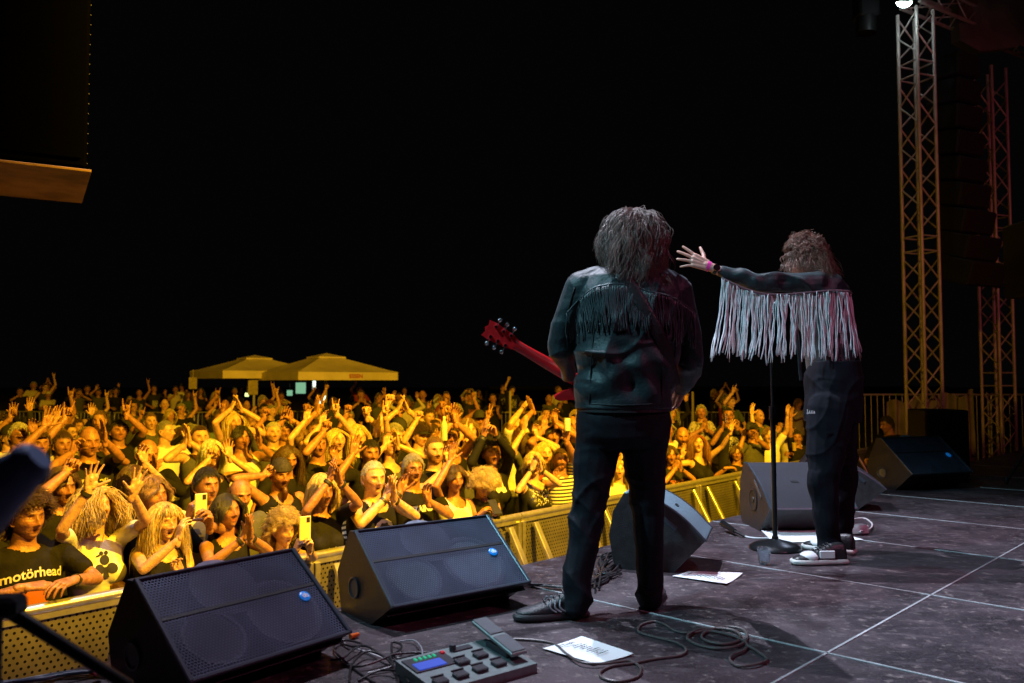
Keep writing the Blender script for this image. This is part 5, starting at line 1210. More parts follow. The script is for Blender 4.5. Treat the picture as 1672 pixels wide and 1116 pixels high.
bd.join(hand('spread',False,True),hand_M(W(1156,434.5,SY-.02),(-.88,.05,.36),(-.12,.95,-.25),1.04))
bd.join(hand('grip',True,True),hand_M(W(1354,570,SY+.44),(-.2,.2,-.9),(-1,0,.2)))
bw(bd,'body',mat('singer_skin',(.50,.27,.21),.45,attr=True,bump=.15,bscale=200),sg,attr=True,sharp=None)
hb=hair_mb('curly',8,n=4200,K=16,dense=1.0,rk=.34); h2=hair_mb('frizzy',9,n=1700,K=16,rk=.30)
HH=HS.copy(); HH[:3,:3]=Rs*arr([.92,.90,.95]); hb.xf(HH)
H2=HS.copy(); H2[:3,:3]=Rs*arr([.86,.86,.60]); h2.xf(H2); hb.join(h2)
bw(hb,'hair',mat('singer_hair',(.17,.08,.055),.34,spec=.35,attr=True),sg,attr=True,sharp=None)
w1=W(1156,435,SY-.02); w2=W(1168,440,SY-.02); dw=(w2-w1)/np.linalg.norm(w2-w1)
b=MB(); b.tube([w1-dw*.010,w1+dw*.010],.0295,20,flat=.85,ref=(0,0,1)); bw(b,'wristband',mat('pink_wristband',(.75,.05,.35),.5),sg)
b=MB(); b.tube([w2-dw*.010,w2+dw*.010],.0305,20,flat=.88,ref=(0,0,1)); wo=bw(b,'wristwatch',m_stand,sg); b=MB(); cc=w2+arr([0,-.029,.004]); b.cyl(cc,cc+arr([0,-.009,.001]),.020,20); b.xf(np.array(Matrix.Translation(sg.location).inverted())); b.build('watch_face',m_chrome,wo)
# fringe cords
m_cord=mat('pale_fringe_cord',(.74,.70,.74),.6,noise=.2,nscale=30,sheen=.2)
fp=[(1178,457,SY-.03),(1205,470,SY-.05),(1240,482,SY-.06),(1280,484,SY-.06),(1320,481,SY-.07),(1355,478,SY-.07),(1383,479,SY-.03),(1390,482,SY+.10)]
cum=np.linspace(0,1,len(fp)); FR=[]; wd=[]
rs=np.random.RandomState(4)
gl=0; gph=0; gln=0
for k in range(156):
    if k%3==0 or rs.rand()<.25: gl=rs.normal()*.055; gph=rs.rand()*6; gln=rs.uniform(-14,8); gt_=(k+1.2)/156
    t=(k+rs.rand()*.8)/156; x=np.interp(t,cum,[a[0] for a in fp]); y=np.interp(t,cum,[a[1] for a in fp]); Yd=np.interp(t,cum,[a[2] for a in fp])+rs.uniform(-.016,.016)
    p=W(x,y-3,Yd); Ln=(589+gln+rs.uniform(-6,6)-y)/F*Yd; xc=np.interp(gt_,cum,[a[0] for a in fp]); conv=(xc-x)/F*Yd*rs.uniform(.3,1.0)
    lean=np.interp(t,[0,.12,.3,.6,.85,1],[-.15,-.10,-.03,.0,.03,.14])+gl+rs.normal()*.015; am=rs.uniform(.003,.010); P=[]
    for s_ in np.linspace(0,1,14): P.append([p[0]+lean*Ln*s_**1.3+conv*s_+am*math.sin(gph+s_*6)*s_+.002*math.sin(k+s_*19), p[1]+.03*math.sin(gph)*s_, p[2]-Ln*s_*(1-.5*lean*lean)])
    FR.append(P)
b=MB(); b.tube(FR,np.interp(np.linspace(0,1,14),[0,.8,1],[.0029,.0038,.0032])[None],6,flat=.5); b.xf(np.array(Matrix.Translation(sg.location).inverted())); b.build('fringe',m_cord,so,sharp=None)
b=MB(); b.tube(spline([W(a,b_-3,c-.006) for a,b_,c in fp],4),.0065,7); b.xf(np.array(Matrix.Translation(sg.location).inverted())); b.build('fringe_trim',mat('mauve_trim',(.16,.09,.11),.6),so,sharp=None)
b=MB(); b.tube(spline([W(1300,530,SY-.03),W(1304,570,SY-.05),W(1306,600,SY-.05),W(1308,622,SY-.05)],5),.010,8,flat=.25,ref=(1,0,0)); b.xf(np.array(Matrix.Translation(sg.location).inverted())); b.build('hanging_ribbon',m_top,so,sharp=None)
tr=MB(); loftW(tr,[(590,1324,1400,SY+.08,.16),(620,1317,1404,SY+.08,.17),(660,1316,1404,SY+.08,.165),(690,1318,1402,SY+.08,.15)])
capsW(tr,[(1356,670,SY,38),(1350,720,SY-.01,33),(1345,768,SY-.02,28),(1347,830,SY-.01,22),(1353,880,SY,19),(1354,892,SY,20)])
capsW(tr,[(1366,670,SY+.2,36),(1368,720,SY+.2,31),(1375,768,SY+.2,25),(1374,830,SY+.2,20),(1374,874,SY+.2,17)])
def tmm(V):
    z=V[:,2]-STZ; return .5+.8*np.exp(-((z-.42)/.14)**2)+1.1*np.exp(-((z-.10)/.08)**2)
tt=cloth(tr,.0065,.018,3.3,2,tmm); to=bw(tt,'trousers',m_sweat,sg,sharp=None)
b=MB()
for k,(a,h) in enumerate(((0,8),(4,5),(8,4),(12,3))):
    p=W(1318.5+a*.9,673,SY-.19); b.box(p,(.0045,.002,h/F*SY),bev=.0005)
b.box(W(1324,675,SY-.19),(.045,.002,.006),bev=.0005); b.xf(np.array(Matrix.Translation(sg.location).inverted())); b.build('white_logo',m_white,to)
m_wl=mat('white_leather',(.68,.68,.70),.4,bump=.1); m_bl=mat('black_leather'); m_ws=mat('white_sole',(.62,.60,.58),.6)
p=G(1368,921); shoe(sg,(p[0],p[1],STZ),math.radians(-86),.30,m_bl,m_ws,white=m_wl)
p=G(1385,906); shoe(sg,(p[0],p[1]+.02,STZ),math.radians(-130),.30,m_bl,m_ws,white=m_wl)
# ================================================================ THE CROWD
TRM=trousers_mb(); trm_me=TRM.mesh('crowd_trousers',[CL['denim'],m_shoe],None)
HAIRME={}
def hair_obj(style,seed,colname,parent,M,near=True,sc_=(1,1,1)):
    k=(style,seed,near)
    if k not in HAIRME: HAIRME[k]=hair_mb(style,seed,n=2800 if near else 420,K=11 if near else 8,rk=.34 if near else 1.0).mesh('hair',HR[colname],None,attr=True)
    o=bpy.data.objects.new('hair',HAIRME[k]); C.objects.link(o); o.parent=parent; o.matrix_local=Matrix(M.tolist()) @ Matrix.Diagonal((*sc_,1))
    o.material_slots[0].link='OBJECT'; o.material_slots[0].material=HR[colname]; return o
m_capc=mat('cap_cloth',(.02,.02,.022),.85,noise=.2); m_capw=mat('cap_pale',(.55,.52,.45),.85); m_bandana=mat('bandana_cloth',(.03,.025,.03),.8,noise=.6,nscale=60); m_wire=mat('glasses_wire',(.02,.02,.02),.3)
m_phone=mat('phone_body',(.03,.03,.035),.3); m_phonew=mat('phone_pale',(.7,.62,.45),.35); m_scr=mat('phone_screen',(.5,.6,.5),.2,emit=(.9,1,.8),estr=.35); m_beer=mat('plastic_beer_cup',(.7,.5,.2),.15,trans=.4,coat=.3); m_can=mat('pale_can',(.7,.72,.6),.3,.3,noise=.4,nscale=80)
m_band=mat('wrist_strap',(.03,.03,.03),.5)
SPOTS=[]     # (x, y, px, py, D) of everybody placed
def yaw_to(p, t): return math.atan2(t[0]-p[0], -(t[1]-p[1]))
BYAW=math.atan2(-Bn[0], Bn[1])
STAGE_T=(1.6,2.2)
NP=[0]
def place(px,py,D,sex,tone,hair,shirt,hands,label,mouth=0,beard=0,bc=None,look=None,pitch=-.12,hat=None,glass=False,girth=1.0,lean=0,band=(),emb=None,hsc=(1,1,1),by=None,near=True,name='person',hname=None):
    """hands: [(px,py,forward m,gesture,palm,handdir), ...] image-left first = the person's right hand"""
    NP[0]+=1; seed=NP[0]
    if not mouth: mouth=(0,.35,0,.6,.2)[seed%5]
    p=W(px,py,D); s=(p[2]-gz(D))/1.615; byaw=BYAW*.75+ .25*yaw_to(p,STAGE_T) if by is None else by
    R=RZ(byaw); off=R@(arr([0,-.022,0])*s); base=arr([p[0]-off[0],p[1]-off[1],gz(D)])
    look_=yaw_to(p,STAGE_T) if look is None else look
    hy=(look_-byaw+math.pi)%(2*math.pi)-math.pi; hy=max(-.95,min(.95,hy))
    def toloc(q): return R.T@(arr(q)-base)/s
    arms={}
    rest={'R':(arr([-.20,-.25,1.08]),'relax',(.9,-.1,-.3),None,None),'L':(arr([.20,-.25,1.08]),'relax',(-.9,-.1,-.3),None,None)}
    hs_=list(hands)
    for sd,h in zip('RL',hs_):
        if h is None: arms[sd]=rest[sd]; continue
        hx,hyy,fo,ge=h[:4]; palm=h[4] if len(h)>4 and h[4] is not None else None; hd=h[5] if len(h)>5 else None; hint=h[6] if len(h)>6 else None
        q=W(hx,hyy,D-fo); t=toloc(q); sg=1 if sd=='L' else -1
        up=t[2]>1.45
        if palm is None: palm={'flat':(-sg,0,0),'fist':(0,-1,0),'grip':(-sg*.6,-.5,0)}.get(ge,(0,-1,.1))
        if hd is None: hd=(0,-.1,1) if ge in('flat','open','spread','horns','point','peace','fist') or up else None
        # target = middle of the hand, wrist lies behind it
        hv=arr(hd if hd is not None else (0,-.6,.3)); hv=hv/np.linalg.norm(hv); arms[sd]=(t-hv*.085,ge,palm,hd,hint if hint is not None else ((sg*.8,-.2,-.6) if up else (sg*.7,.5,-.6)))
    for sd in 'RL':
        if sd not in arms: arms[sd]=rest[sd]
    pm=person_meshes(sex,arms,yaw=hy,pitch=pitch,roll=lean,mouth=mouth,beard=beard,beardcol=bc or (.30,.24,.2),brow=(.25,.2,.15) if hair[1] not in('grey','white','blond') else (.6,.5,.4),shirt='tank' if shirt[0]=='tank' else shirt[0],girth=girth,seed=seed,vox=.0095 if near else .014,res=(76,66) if near else (46,40),fine=False)
    r=thing(name,label,'person',tuple(base),byaw); r.scale=(s,s,s)
    pm['body'].build('body',SK[tone],r,attr=True,sharp=None)
    so=pm['shirt'].build('jacket' if shirt[0]=='jacket' else ('top' if shirt[0]=='tank' else 'shirt'),CL[shirt[1]],r,sharp=None)
    t=bpy.data.objects.new('trousers',trm_me); C.objects.link(t); t.parent=r
    HM=pm['head']
    if hair[0]!='none': hair_obj(hair[0],hair[2] if len(hair)>2 else 0,hair[1],r,HM,near,hsc)
    if hat:
        a=cap_mb('hat' if hat=='hat' else ('cap' if hat=='cap' else 'bandana')); a.xf(HM); a.build({'hat':'hat','cap':'cap','bandana':'bandana','palecap':'cap'}[hat],{'hat':m_capw,'cap':m_capc,'bandana':m_bandana,'palecap':m_capw}[hat],r,sharp=30)
    if glass: a=glasses_mb(); a.xf(HM); a.build('glasses',m_wire,r)
    for sd in band:
        S,E,Wr=pm['J'][sd]; d=(Wr-E)/np.linalg.norm(Wr-E); a=MB(); a.tube([Wr-d*.035,Wr-d*.015],.0315,16); a.build('bracelet',m_band,r)
    if emb: emb(pm['shirt'],so)
    SPOTS.append((base[0],base[1],px,py,D)); r['_hand']=0; del r['_hand']
    M=np.eye(4); M[:3,:3]=R*s; M[:3,3]=base
    return r,pm,M
# ---- prints that lie on the cloth
def on_shirt(smb, so, V2, P, z0, mat_, name, arc=0.0, x0=0.0):
    bv=bvh_of(smb); out=[]; 
    for x,z,t in V2:
        xx=x+x0; zz=z0+z-arc*x*x; h=bv.ray_cast(Vector((xx,-.6,zz)),Vector((0,1,0)),.8); y=h[0].y if h[0] is not None else -.1
        out.append([xx,y-.0035,zz])
    a=MB(); a.add(out,P=P); return a.build(name,mat_,so,sharp=None)
m_ink2=mat('pale_shirt_ink',(.62,.58,.46),.8); m_ink3=mat('black_shirt_ink',(.015,.015,.015),.8); m_ink4=mat('orange_shirt_ink',(.45,.12,.03),.8)
def text_print(txt,size,z0,arc=.5,extra=None,shear=0,bold=.004):
    def f(smb,so):
        V,P=text_mesh(txt,size,0,bold=bold,shear=shear); V2=[(v[0],v[1],0) for v in V]; on_shirt(smb,so,V2,P,z0,m_ink2,'shirt_lettering',arc)
        if extra: extra(smb,so)
    return f
def disc(cx,cz,r,n=14,ph=0,jag=0): 
    return [(cx+r*(1+jag*(i%2))*math.cos(ph+i*2*math.pi/n), cz+r*(1+jag*(i%2))*math.sin(ph+i*2*math.pi/n),0) for i in range(n)]
def fan(pl): # triangulated disc
    c=arr(pl).mean(0); V=[tuple(c)]+list(pl); n=len(pl); return V,[[0,1+i,1+(i+1)%n] for i in range(n)]
def shapes(lst,mat_,z0,name):
    def f(smb,so):
        VV=[];PP=[]
        for pl in lst: V,P=fan(pl); k=len(VV); VV+=V; PP+=[[i+k for i in q] for q in P]
        on_shirt(smb,so,VV,PP,z0,mat_,name)
    return f
clover=shapes([disc(-.036,-.01,.030),disc(.036,-.01,.030),disc(0,.040,.028),[(-.008,.0,0),(.008,.0,0),(.020,-.060,0),(-.016,-.060,0)],disc(-.014,.078,.012),disc(.014,.078,.012),[(-.05,.060,0),(-.045,.068,0),(-.02,.075,0),(-.025,.062,0)]],m_ink3,1.29,'emblem')
beast=shapes([disc(0,0,.055,16,0,.25),disc(-.05,-.05,.03,10,0,.3),disc(.05,-.05,.03,10,0,.3),[(-.09,.03,0),(-.05,.02,0),(-.05,.05,0)],[(.09,.03,0),(.05,.02,0),(.05,.05,0)]],m_ink4,1.20,'shirt_picture')
ringprint=shapes([disc(0,0,.085,24,0,.05)],m_ink2,1.25,'shirt_picture')
def ringplus(smb,so):
    ringprint(smb,so); bv=None
    V,P=fan(disc(0,0,.052,16,0,.2)); o=on_shirt(smb,so,V,P,1.255,m_ink3,'shirt_picture'); o.location.y-=.002
blobs=shapes([disc(0,.0,.035,12,0,.25),disc(-.035,-.03,.022,10,0,.2),disc(.03,-.03,.025,10,0,.2),disc(.0,.04,.022,8,0,.3)],m_ink2,1.34,'shirt_picture')
motor=text_print('motörhead',.070,1.335,.9,beast,bold=.0015)
motor2=text_print('motörhead',.070,1.21,.9,None,bold=.0015)
staind=text_print('STAIND',.062,1.33,.3,shapes([disc(-.02,.0,.045,14,0,.3),disc(.04,-.07,.035,12,0,.3),disc(-.03,-.1,.03,10,0,.3)],m_ink2,1.20,'shirt_picture'))
# ---- held things
def held(kind,px,py,D,label,rot=.5,tilt=0):
    p=W(px,py,D); g_=tag
    if kind in('phone','palephone'):
        r=thing('phone',label,'phone',tuple(p),rot); a=MB(); a.box((0,0,0),(.075,.009,.145),bev=.004); a.build('phone_case',m_phone if kind=='phone' else m_phonew,r); a=MB(); a.box((0,.0055,0),(.066,.002,.13)); a.build('screen',m_scr,r)
        a=MB(); a.box((.018,-.0055,.05),(.022,.003,.03),bev=.001); a.build('camera_lens',m_phone,r); r.rotation_euler=(tilt,0,rot)
    elif kind=='camera':
        r=thing('camera',label,'camera',tuple(p),rot); a=MB(); a.box((0,0,0),(.13,.05,.085),bev=.01); a.box((0,0,.05),(.05,.045,.03),bev=.008); a.build('camera_body',m_phone,r); a=MB(); a.tube([[0,-.02,0],[0,-.10,0]],.034,16); a.build('lens',m_phone,r)
    elif kind in('cup','can'):
        r=thing('drink_cup' if kind=='cup' else 'drink_can',label,'cup' if kind=='cup' else 'can',tuple(p),rot); a=MB()
        if kind=='cup': a.lathe([(.026,-.055),(.036,.055),(.038,.058),(.034,.055),(.025,-.05),(.001,-.05)],n=16)
        else: a.lathe([(.026,-.06),(.032,-.053),(.032,.053),(.026,.062),(.001,.06)],n=16)
        a.build('cup_wall' if kind=='cup' else 'can_body',m_beer if kind=='cup' else m_can,r); a=MB(); a.tube([[.036*math.cos(t),.036*math.sin(t),.057] for t in np.linspace(0,6.28,17)] if kind=='cup' else [[.027*math.cos(t),.027*math.sin(t),.061] for t in np.linspace(0,6.28,17)],.0018,4); a.build('rim',m_can,r)
    elif kind=='bottle':
        r=thing('water_bottle',label,'bottle',tuple(p),rot); a=MB(); a.lathe([(.030,-.10),(.033,-.09),(.031,.0),(.033,.05),(.014,.09),(.013,.11),(.001,.11)],n=14); a.build('bottle_wall',mat('clear_bottle',(.75,.9,.8),.15,trans=.5),r); a=MB(); a.lathe([(.015,.105),(.015,.125),(.001,.125)],n=12); a.build('bottle_cap',m_white,r)
    return r
P_=place
# ================= front row, left to right
P_(43,846,4.45,'m',1,('curly','brown'),('tee','black'),[(72,958,.18,'relax',(.2,.2,-1),(.9,-.2,-.1),(-.9,.3,-.4)),(98,956,.20,'relax',(0,.2,-1),(-.9,-.3,-.1),(.9,.3,-.4))],'curly haired man in black lettered tee resting clasped hands on the barrier, far left',emb=motor,band='L',pitch=-.05,girth=1.08,hsc=(1.02,1.02,1))
P_(160,832,4.85,'f',2,('frizzy','blond'),('tee','white'),[(147,775,.30,'spread'),(230,785,.15,'spread',None,(.6,-.1,1))],'woman with frizzy blond hair in white clover tee shouting with both arms up',mouth=1,emb=clover,pitch=-.28,band='R')
P_(268,853,4.95,'f',2,('bangs','blond'),('tank','black'),[(292,858,.22,'relax',(1,0,0),(.1,.2,1)),(305,925,.15,'relax')],'woman with straight blond hair and fringe in black top, hand at her cheek',pitch=-.05)
P_(338,795,5.45,'m',1,('short','black'),('tee','cream'),[(311,828,.36,'grip',(1,0,0),(0,-.3,1)),(346,838,.36,'grip',(-1,0,0),(0,-.3,1))],'young dark haired man in cream shirt photographing the stage',pitch=-.1)
held('palephone',328,826,5.06,'pale camera held up by the young man in the cream shirt',.75)
P_(374,838,5.25,'f',1,('bob','black'),('tank','black'),[(401,858,.25,'flat',(1,0,0),(.1,-.1,1)),(410,856,.25,'flat',(-1,0,0),(.0,-.1,1))],'black haired woman with bare shoulders pressing her palms together',pitch=-.22,band='RL')
P_(464,868,5.42,'f',2,('curly','blond',2),('tank','black'),[(488,882,.28,'grip',(1,0,0),(.2,-.2,1)),(508,880,.28,'grip',(-1,0,0),(0,-.2,1))],'woman with short curly blond hair holding a pale phone at the barrier',pitch=-.05,band='RL',hsc=(1.12,1.1,1.12))
held('palephone',498,863,5.10,'pale phone held by the curly blond woman at the barrier',.7)
P_(527,803,5.75,'f',1,('bob','blond'),('tee','black'),[(541,763,.22,'flat',(1,0,0),(.1,0,1)),(552,768,.22,'open',(-1,0,0),(-.2,0,1))],'blond bobbed woman in lettered black tee clapping above her face',pitch=-.05,emb=motor2,band='RL')
P_(612,782,6.05,'m',2,('buzz','white'),('tank','black'),[(635,795,.22,'flat',(1,0,0),(.2,-.2,1)),(645,797,.22,'flat',(-1,0,0),(0,-.2,1))],'white haired smiling man in sleeveless black tee with round print, clapping',mouth=.5,emb=ringplus,girth=1.08,band='RL',pitch=-.05)
P_(676,768,6.5,'m',1,('short','grey'),('tee','black'),[(655,785,.25,'relax',(0,-.5,.5),(0,-.1,1)),(700,800,.2,'relax')],'grey haired man with glasses and STAIND tee grinning beside the white haired man',mouth=.7,glass=True,emb=staind,girth=1.06,band='R')
P_(744,782,6.75,'f',1,('mid','brown'),('tank','white'),[(737,735,.2,'open',(0,-1,0),(0,-.1,1)),(795,846,.15,'relax',(0,.2,-1))],'woman in white tank top with one arm stretched up, leaning on the barrier',pitch=.02,girth=1.05)
P_(789,785,6.95,'f',1,('curly','blond',3),('jacket','black'),[(790,838,.20,'relax',(0,.2,-1)),(812,838,.22,'grip',(-.3,-.3,.8),(-.3,-.5,.2))],'curly haired person in dark jacket bending the head down over a phone',pitch=.55,hsc=(1.12,1.1,1.0))
held('phone',808,828,6.68,'dark phone held low by the curly haired person at the barrier',.6,-.8)
P_(806,742,7.6,'f',1,('curly','black',1),('jacket','blobs' if False else 'black'),[(792,697,.22,'flat',(1,0,0),(.2,0,1)),(806,695,.22,'grip',(-1,0,0),(-.2,0,1))],'dark curly haired rocker in black with white chest print, hands clasped overhead',mouth=.4,emb=blobs,band='RL',hsc=(1.2,1.15,1.25))
P_(874,758,7.75,'f',2,('mid','blond',1),('tank','sequin'),[(872,752,.24,'flat',(1,0,0),(.2,-.1,1)),(881,752,.24,'flat',(-1,0,0),(-.2,-.1,1))],'blond woman in sequined black top clapping before her face',pitch=-.02,band='RL')
P_(918,752,8.2,'m',1,('buzz','brown'),('tee','stripe'),[(906,770,.25,'relax'),(925,702,.25,'grip',(-.6,-.6,0),(0,-.1,1))],'bearded man in striped shirt holding up a can beside the guitarist',beard=2,band='R')
held('can',926,694,7.9,'pale can held up high beside the leg of the guitarist',.2)
P_(1013,768,8.9,'f',2,('long','blond'),('tee','white'),[None,None],'long blond haired person in white seen between the legs of the guitarist')
P_(1098,745,9.6,'f',1,('mid','brown'),('tee','redprint'),[(1106,752,.22,'flat',(1,0,0),(.1,-.1,1)),(1112,754,.22,'flat',(-1,0,0),(0,-.1,1))],'brown haired woman clapping just right of the leg of the guitarist',band='L')
P_(1117,713,10.6,'m',1,('bald','brown'),('tee','black'),[None,None],'balding goateed man in black behind the woman with raised arms',beard=2,mouth=.3,pitch=.05)
P_(1143,727,10.0,'f',2,('long','red'),('tank','black'),[(1112,736,.05,'spread',None,(-.7,-.2,1)),(1200,687,.25,'spread')],'red haired woman in black tank top singing with both arms spread',mouth=.9,pitch=-.3)
P_(1147,674,14.2,'m',1,('short','grey'),('tee','plaid'),[(1148,692,.25,'flat',(1,0,0),(.1,-.1,1)),(1154,692,.25,'flat',(-1,0,0),(0,-.1,1))],'grey haired man in pale patterned shirt clapping, tallest right of the guitarist')
P_(1205,742,10.6,'m',1,('mid','brown',1),('tee','black'),[(1195,765,.22,'relax',(0,.1,-1),(.9,-.2,-.1)),(1222,762,.22,'relax',(0,.1,-1),(-.9,-.2,-.1))],'boy with round glasses resting his forearms on the barrier',glass=True,mouth=.4)
P_(1192,680,13.0,'m',1,('buzz','black'),('tee','print'),[(1180,690,.3,'grip'),(1204,688,.3,'grip')],'tall man with glasses filming with a dark phone at face height',glass=True)
held('phone',1186,683,12.6,'dark phone held before the face of the tall man with glasses',1.3)
P_(1231,705,11.6,'m',1,('mid','black',2),('tee','grey'),[(1215,703,.28,'grip',(1,0,0)),(1236,706,.28,'grip',(-1,0,0))],'dark haired man in grey tee aiming a black camera')
held('camera',1224,697,11.2,'black camera held up by the man in the grey tee',.7)
P_(1258,712,12.0,'m',2,('mid','lightbrown'),('tee','white'),[(1228,668,.1,'spread'),(1286,670,.1,'open')],'man in white tee raising both hands behind the microphone stand',mouth=.5)
P_(1304,716,12.6,'m',1,('short','black'),('tee','black'),[(1292,672,.2,'open'),(1292,738,.25,'grip')],'man in black with a plastic cup beside the legs of the singer')
held('cup',1297,730,12.3,'plastic beer cup held low beside the legs of the singer')
gd=P_(1450,693,12.6,'m',1,('short','black'),('jacket','black'),[None,None],'dark clothed guard in profile behind the far right wedge monitor',by=math.radians(-75),look=math.radians(-80),pitch=.12)
# ================= second rows, left to right
P_(100,795,5.35,'m',1,('mid','brown',2),('tee','black'),[(118,752,.10,'fist',(0,-1,0),(.5,0,1)),None],'bearded man in black tee with one forearm raised across, behind the curly haired man',beard=2,bc=(.7,.62,.5),pitch=0,girth=1.1)
P_(252,812,5.15,'m',1,('mid','lightbrown',3),('tee','black'),[None,None],'brown haired man in black squinting behind the blond woman with fringe',pitch=-.15,mouth=.2,girth=1.08)
P_(391,808,5.85,'m',1,('bald','brown'),('tee','grey'),[None,None],'balding older man looking down behind the black haired woman',pitch=.08)
P_(219,788,5.9,'f',2,('bob','brown'),('tee','black'),[None,(236,735,.2,'relax')],'young woman smiling open mouthed beside a raised arm at the left',mouth=.8,pitch=-.12)
P_(240,741,6.9,'m',1,('bald','white'),('jacket','black'),[(250,765,.25,'flat',(1,0,0),(.5,-.2,.8)),(258,762,.25,'flat',(-1,0,0),(.2,-.2,1))],'older balding man with moustache clapping in dark long sleeves',beard=2,bc=(.85,.78,.65),pitch=.1)
P_(146,722,7.4,'m',1,('bald','grey'),('tee','print'),[(119,722,.2,'grip'),(172,702,.3,'flat')],'balding man in printed dark tee between raised hands at the left',pitch=-.02,girth=1.1)
P_(64,727,7.6,'m',1,('short','brown',2),('tee','black'),[(77,680,.2,'spread',None,(.2,0,1)),None],'round faced man in black with one hand raised behind the dark microphone',girth=1.05)
P_(31,712,8.6,'m',1,('short','white',1),('tee','white'),[None,(57,694,.1,'relax')],'older man in white shirt and white hair at the far left edge',glass=True)
P_(103,728,8.0,'m',1,('short','brown',3),('tee','black'),[(108,668,.15,'horns'),None],'man hidden behind hands whose horns sign stands highest at the left',girth=1.0)
P_(195,705,9.4,'m',1,('short','black',2),('tee','black'),[None,(209,664,.15,'horns',None,(.2,0,1))],'dark haired man making a horns sign high above the left crowd')
P_(247,690,12.0,'m',2,('buzz','lightbrown'),('tee','grey'),[None,None],'short haired man in grey crewneck standing calmly left of the clapping hands')
P_(270,706,9.8,'m',2,('buzz','grey'),('tee','white'),[None,None],'close cropped man in profile with white collar, left of the clapping hands',look=math.radians(80))
P_(328,716,8.8,'m',2,('buzz','brown',2),('tank','grey'),[(302,712,.2,'flat',(1,0,0),(0,0,1)),(309,707,.2,'flat',(-1,0,0),(.0,0,1))],'shorn man clapping with hands held high in front of the left crowd')
P_(347,742,7.3,'f',2,('bob','white'),('tank','black'),[(343,732,.25,'fist'),(376,730,.1,'open')],'white haired woman with a fist before her face and bare arms')
P_(396,717,8.8,'m',1,('mid','black',3),('tank','white'),[(366,728,.2,'relax'),(425,712,.2,'flat')],'dark haired man in white vest with arms reaching sideways',girth=1.15,mouth=.2)
P_(384,690,10.0,'f',2,('long','blond',1),('tank','black'),[(381,655,.1,'flat',(1,0,0),(.3,0,1)),(390,655,.1,'flat',(-1,0,0),(-.3,0,1))],'woman joining her hands in an arch above her head',pitch=-.1)
P_(362,685,11.2,'m',1,('short','brown'),('tee','green'),[None,None],'man in green shirt just left of the woman with arched arms')
P_(459,776,6.6,'m',1,('none','black'),('tank','black'),[(441,762,.05,'fist',(0,-1,0),(.6,0,.8),(-.9,0,-.1)),None],'bandana wearing man with long goatee in black tank top, elbow raised',beard=3,bc=(.22,.16,.12),hat='bandana',pitch=.0,girth=1.12)
P_(470,748,7.4,'m',1,('long','brown',4),('tee','black'),[None,None],'long haired man right behind the man with the goatee',pitch=.15)
P_(540,806,6.15,'f',2,('mid','brown',4),('tee','stripe'),[None,None],'small smiling woman peeking out behind the blond bobbed woman',mouth=.5)
P_(521,728,7.9,'m',1,('short','brown',4),('tee','black'),[(530,690,.2,'fist'),(545,735,.25,'relax',None,(-.3,0,1))],'brown haired man in black with both hands up below the parasols',pitch=-.1)
P_(448,708,9.6,'m',2,('buzz','white',1),('tee','grey'),[(422,705,.1,'relax',None,(-.8,0,.4)),None],'pale headed man with one arm bent outwards in mid crowd')
P_(466,706,9.9,'m',1,('short','grey',2),('tee','cream'),[(462,676,.15,'open'),(475,672,.15,'grip')],'grey haired man with glasses holding something overhead',glass=True)
P_(498,722,8.6,'f',2,('mid','lightbrown',1),('tee','print'),[(500,672,.1,'relax'),None],'light brown haired woman with a slim arm straight up below the right parasol',mouth=.5)
P_(515,705,9.4,'m',1,('short','brown',5),('tee','cream'),[(515,660,.1,'flat',None,(-.1,0,1)),None],'man stretching one open hand up in front of the glowing stick')
P_(553,720,8.4,'f',2,('long','blond',3),('tank','cream'),[(526,678,.1,'relax'),(550,660,.12,'horns')],'blond person in cream making a horns sign straight up')
P_(574,705,8.8,'m',2,('bald','lightbrown'),('tee','black'),[None,(600,666,.1,'fist')],'balding man with a clenched fist raised beside the horns sign')
P_(587,716,8.5,'f',2,('bob','blond',1),('tee','black'),[None,(630,664,.15,'horns')],'blond woman laughing with a long arm raised in a horns sign',mouth=.8)
P_(606,741,7.5,'m',1,('short','black',1),('tee','black'),[(577,726,.25,'open'),None],'dark haired man whose tattooed forearm bends upwards, behind the white haired man',pitch=-.05)
P_(639,728,8.1,'f',2,('mid','brown',5),('tank','grey'),[(630,712,.2,'relax'),(650,712,.1,'flat')],'slim woman with closed eyes and hands up beside the grey haired man',pitch=-.3)
P_(713,738,7.4,'m',2,('buzz','lightbrown',1),('tee','black'),[(724,752,.25,'grip'),(732,738,.25,'relax')],'bald bearded man with one hand before his mouth',beard=2,bc=(.5,.4,.3),girth=1.1)
P_(736,715,8.4,'m',1,('short','brown',6),('tank','black'),[(735,675,.2,'open',None,(-.2,0,1)),(745,675,.2,'relax',None,(.1,0,1))],'brown haired man clapping overhead right of the water bottle')
held('bottle',725,702,7.9,'clear water bottle held up among the hands')
P_(768,705,9.0,'m',2,('mid','lightbrown',5),('tank','grey'),[(755,696,.2,'point'),(765,718,.25,'fist')],'light haired man with a pointing finger, left of the clasped hands')
P_(785,688,11.4,'m',1,('short','black',3),('tee','black'),[(797,672,.1,'peace'),None],'man in yellow lit black cap holding up two fingers',hat='cap')
P_(846,700,10.2,'m',2,('bald','grey',1),('tee','white'),[(858,660,.05,'flat',(1,0,0),(.6,0,.6)),None],'balding man in white reaching one arm to join hands high up')
P_(882,705,10.0,'m',1,('short','brown',7),('tee','cream'),[(864,662,.05,'flat',(1,0,0),(-.6,0,.6)),None],'man in cream whose arm forms the right side of the joined hands')
P_(868,728,8.8,'f',2,('bob','brown',2),('tee','grey'),[(856,690,.15,'flat'),(876,700,.1,'relax')],'brown haired woman with green wristband and one arm raised')
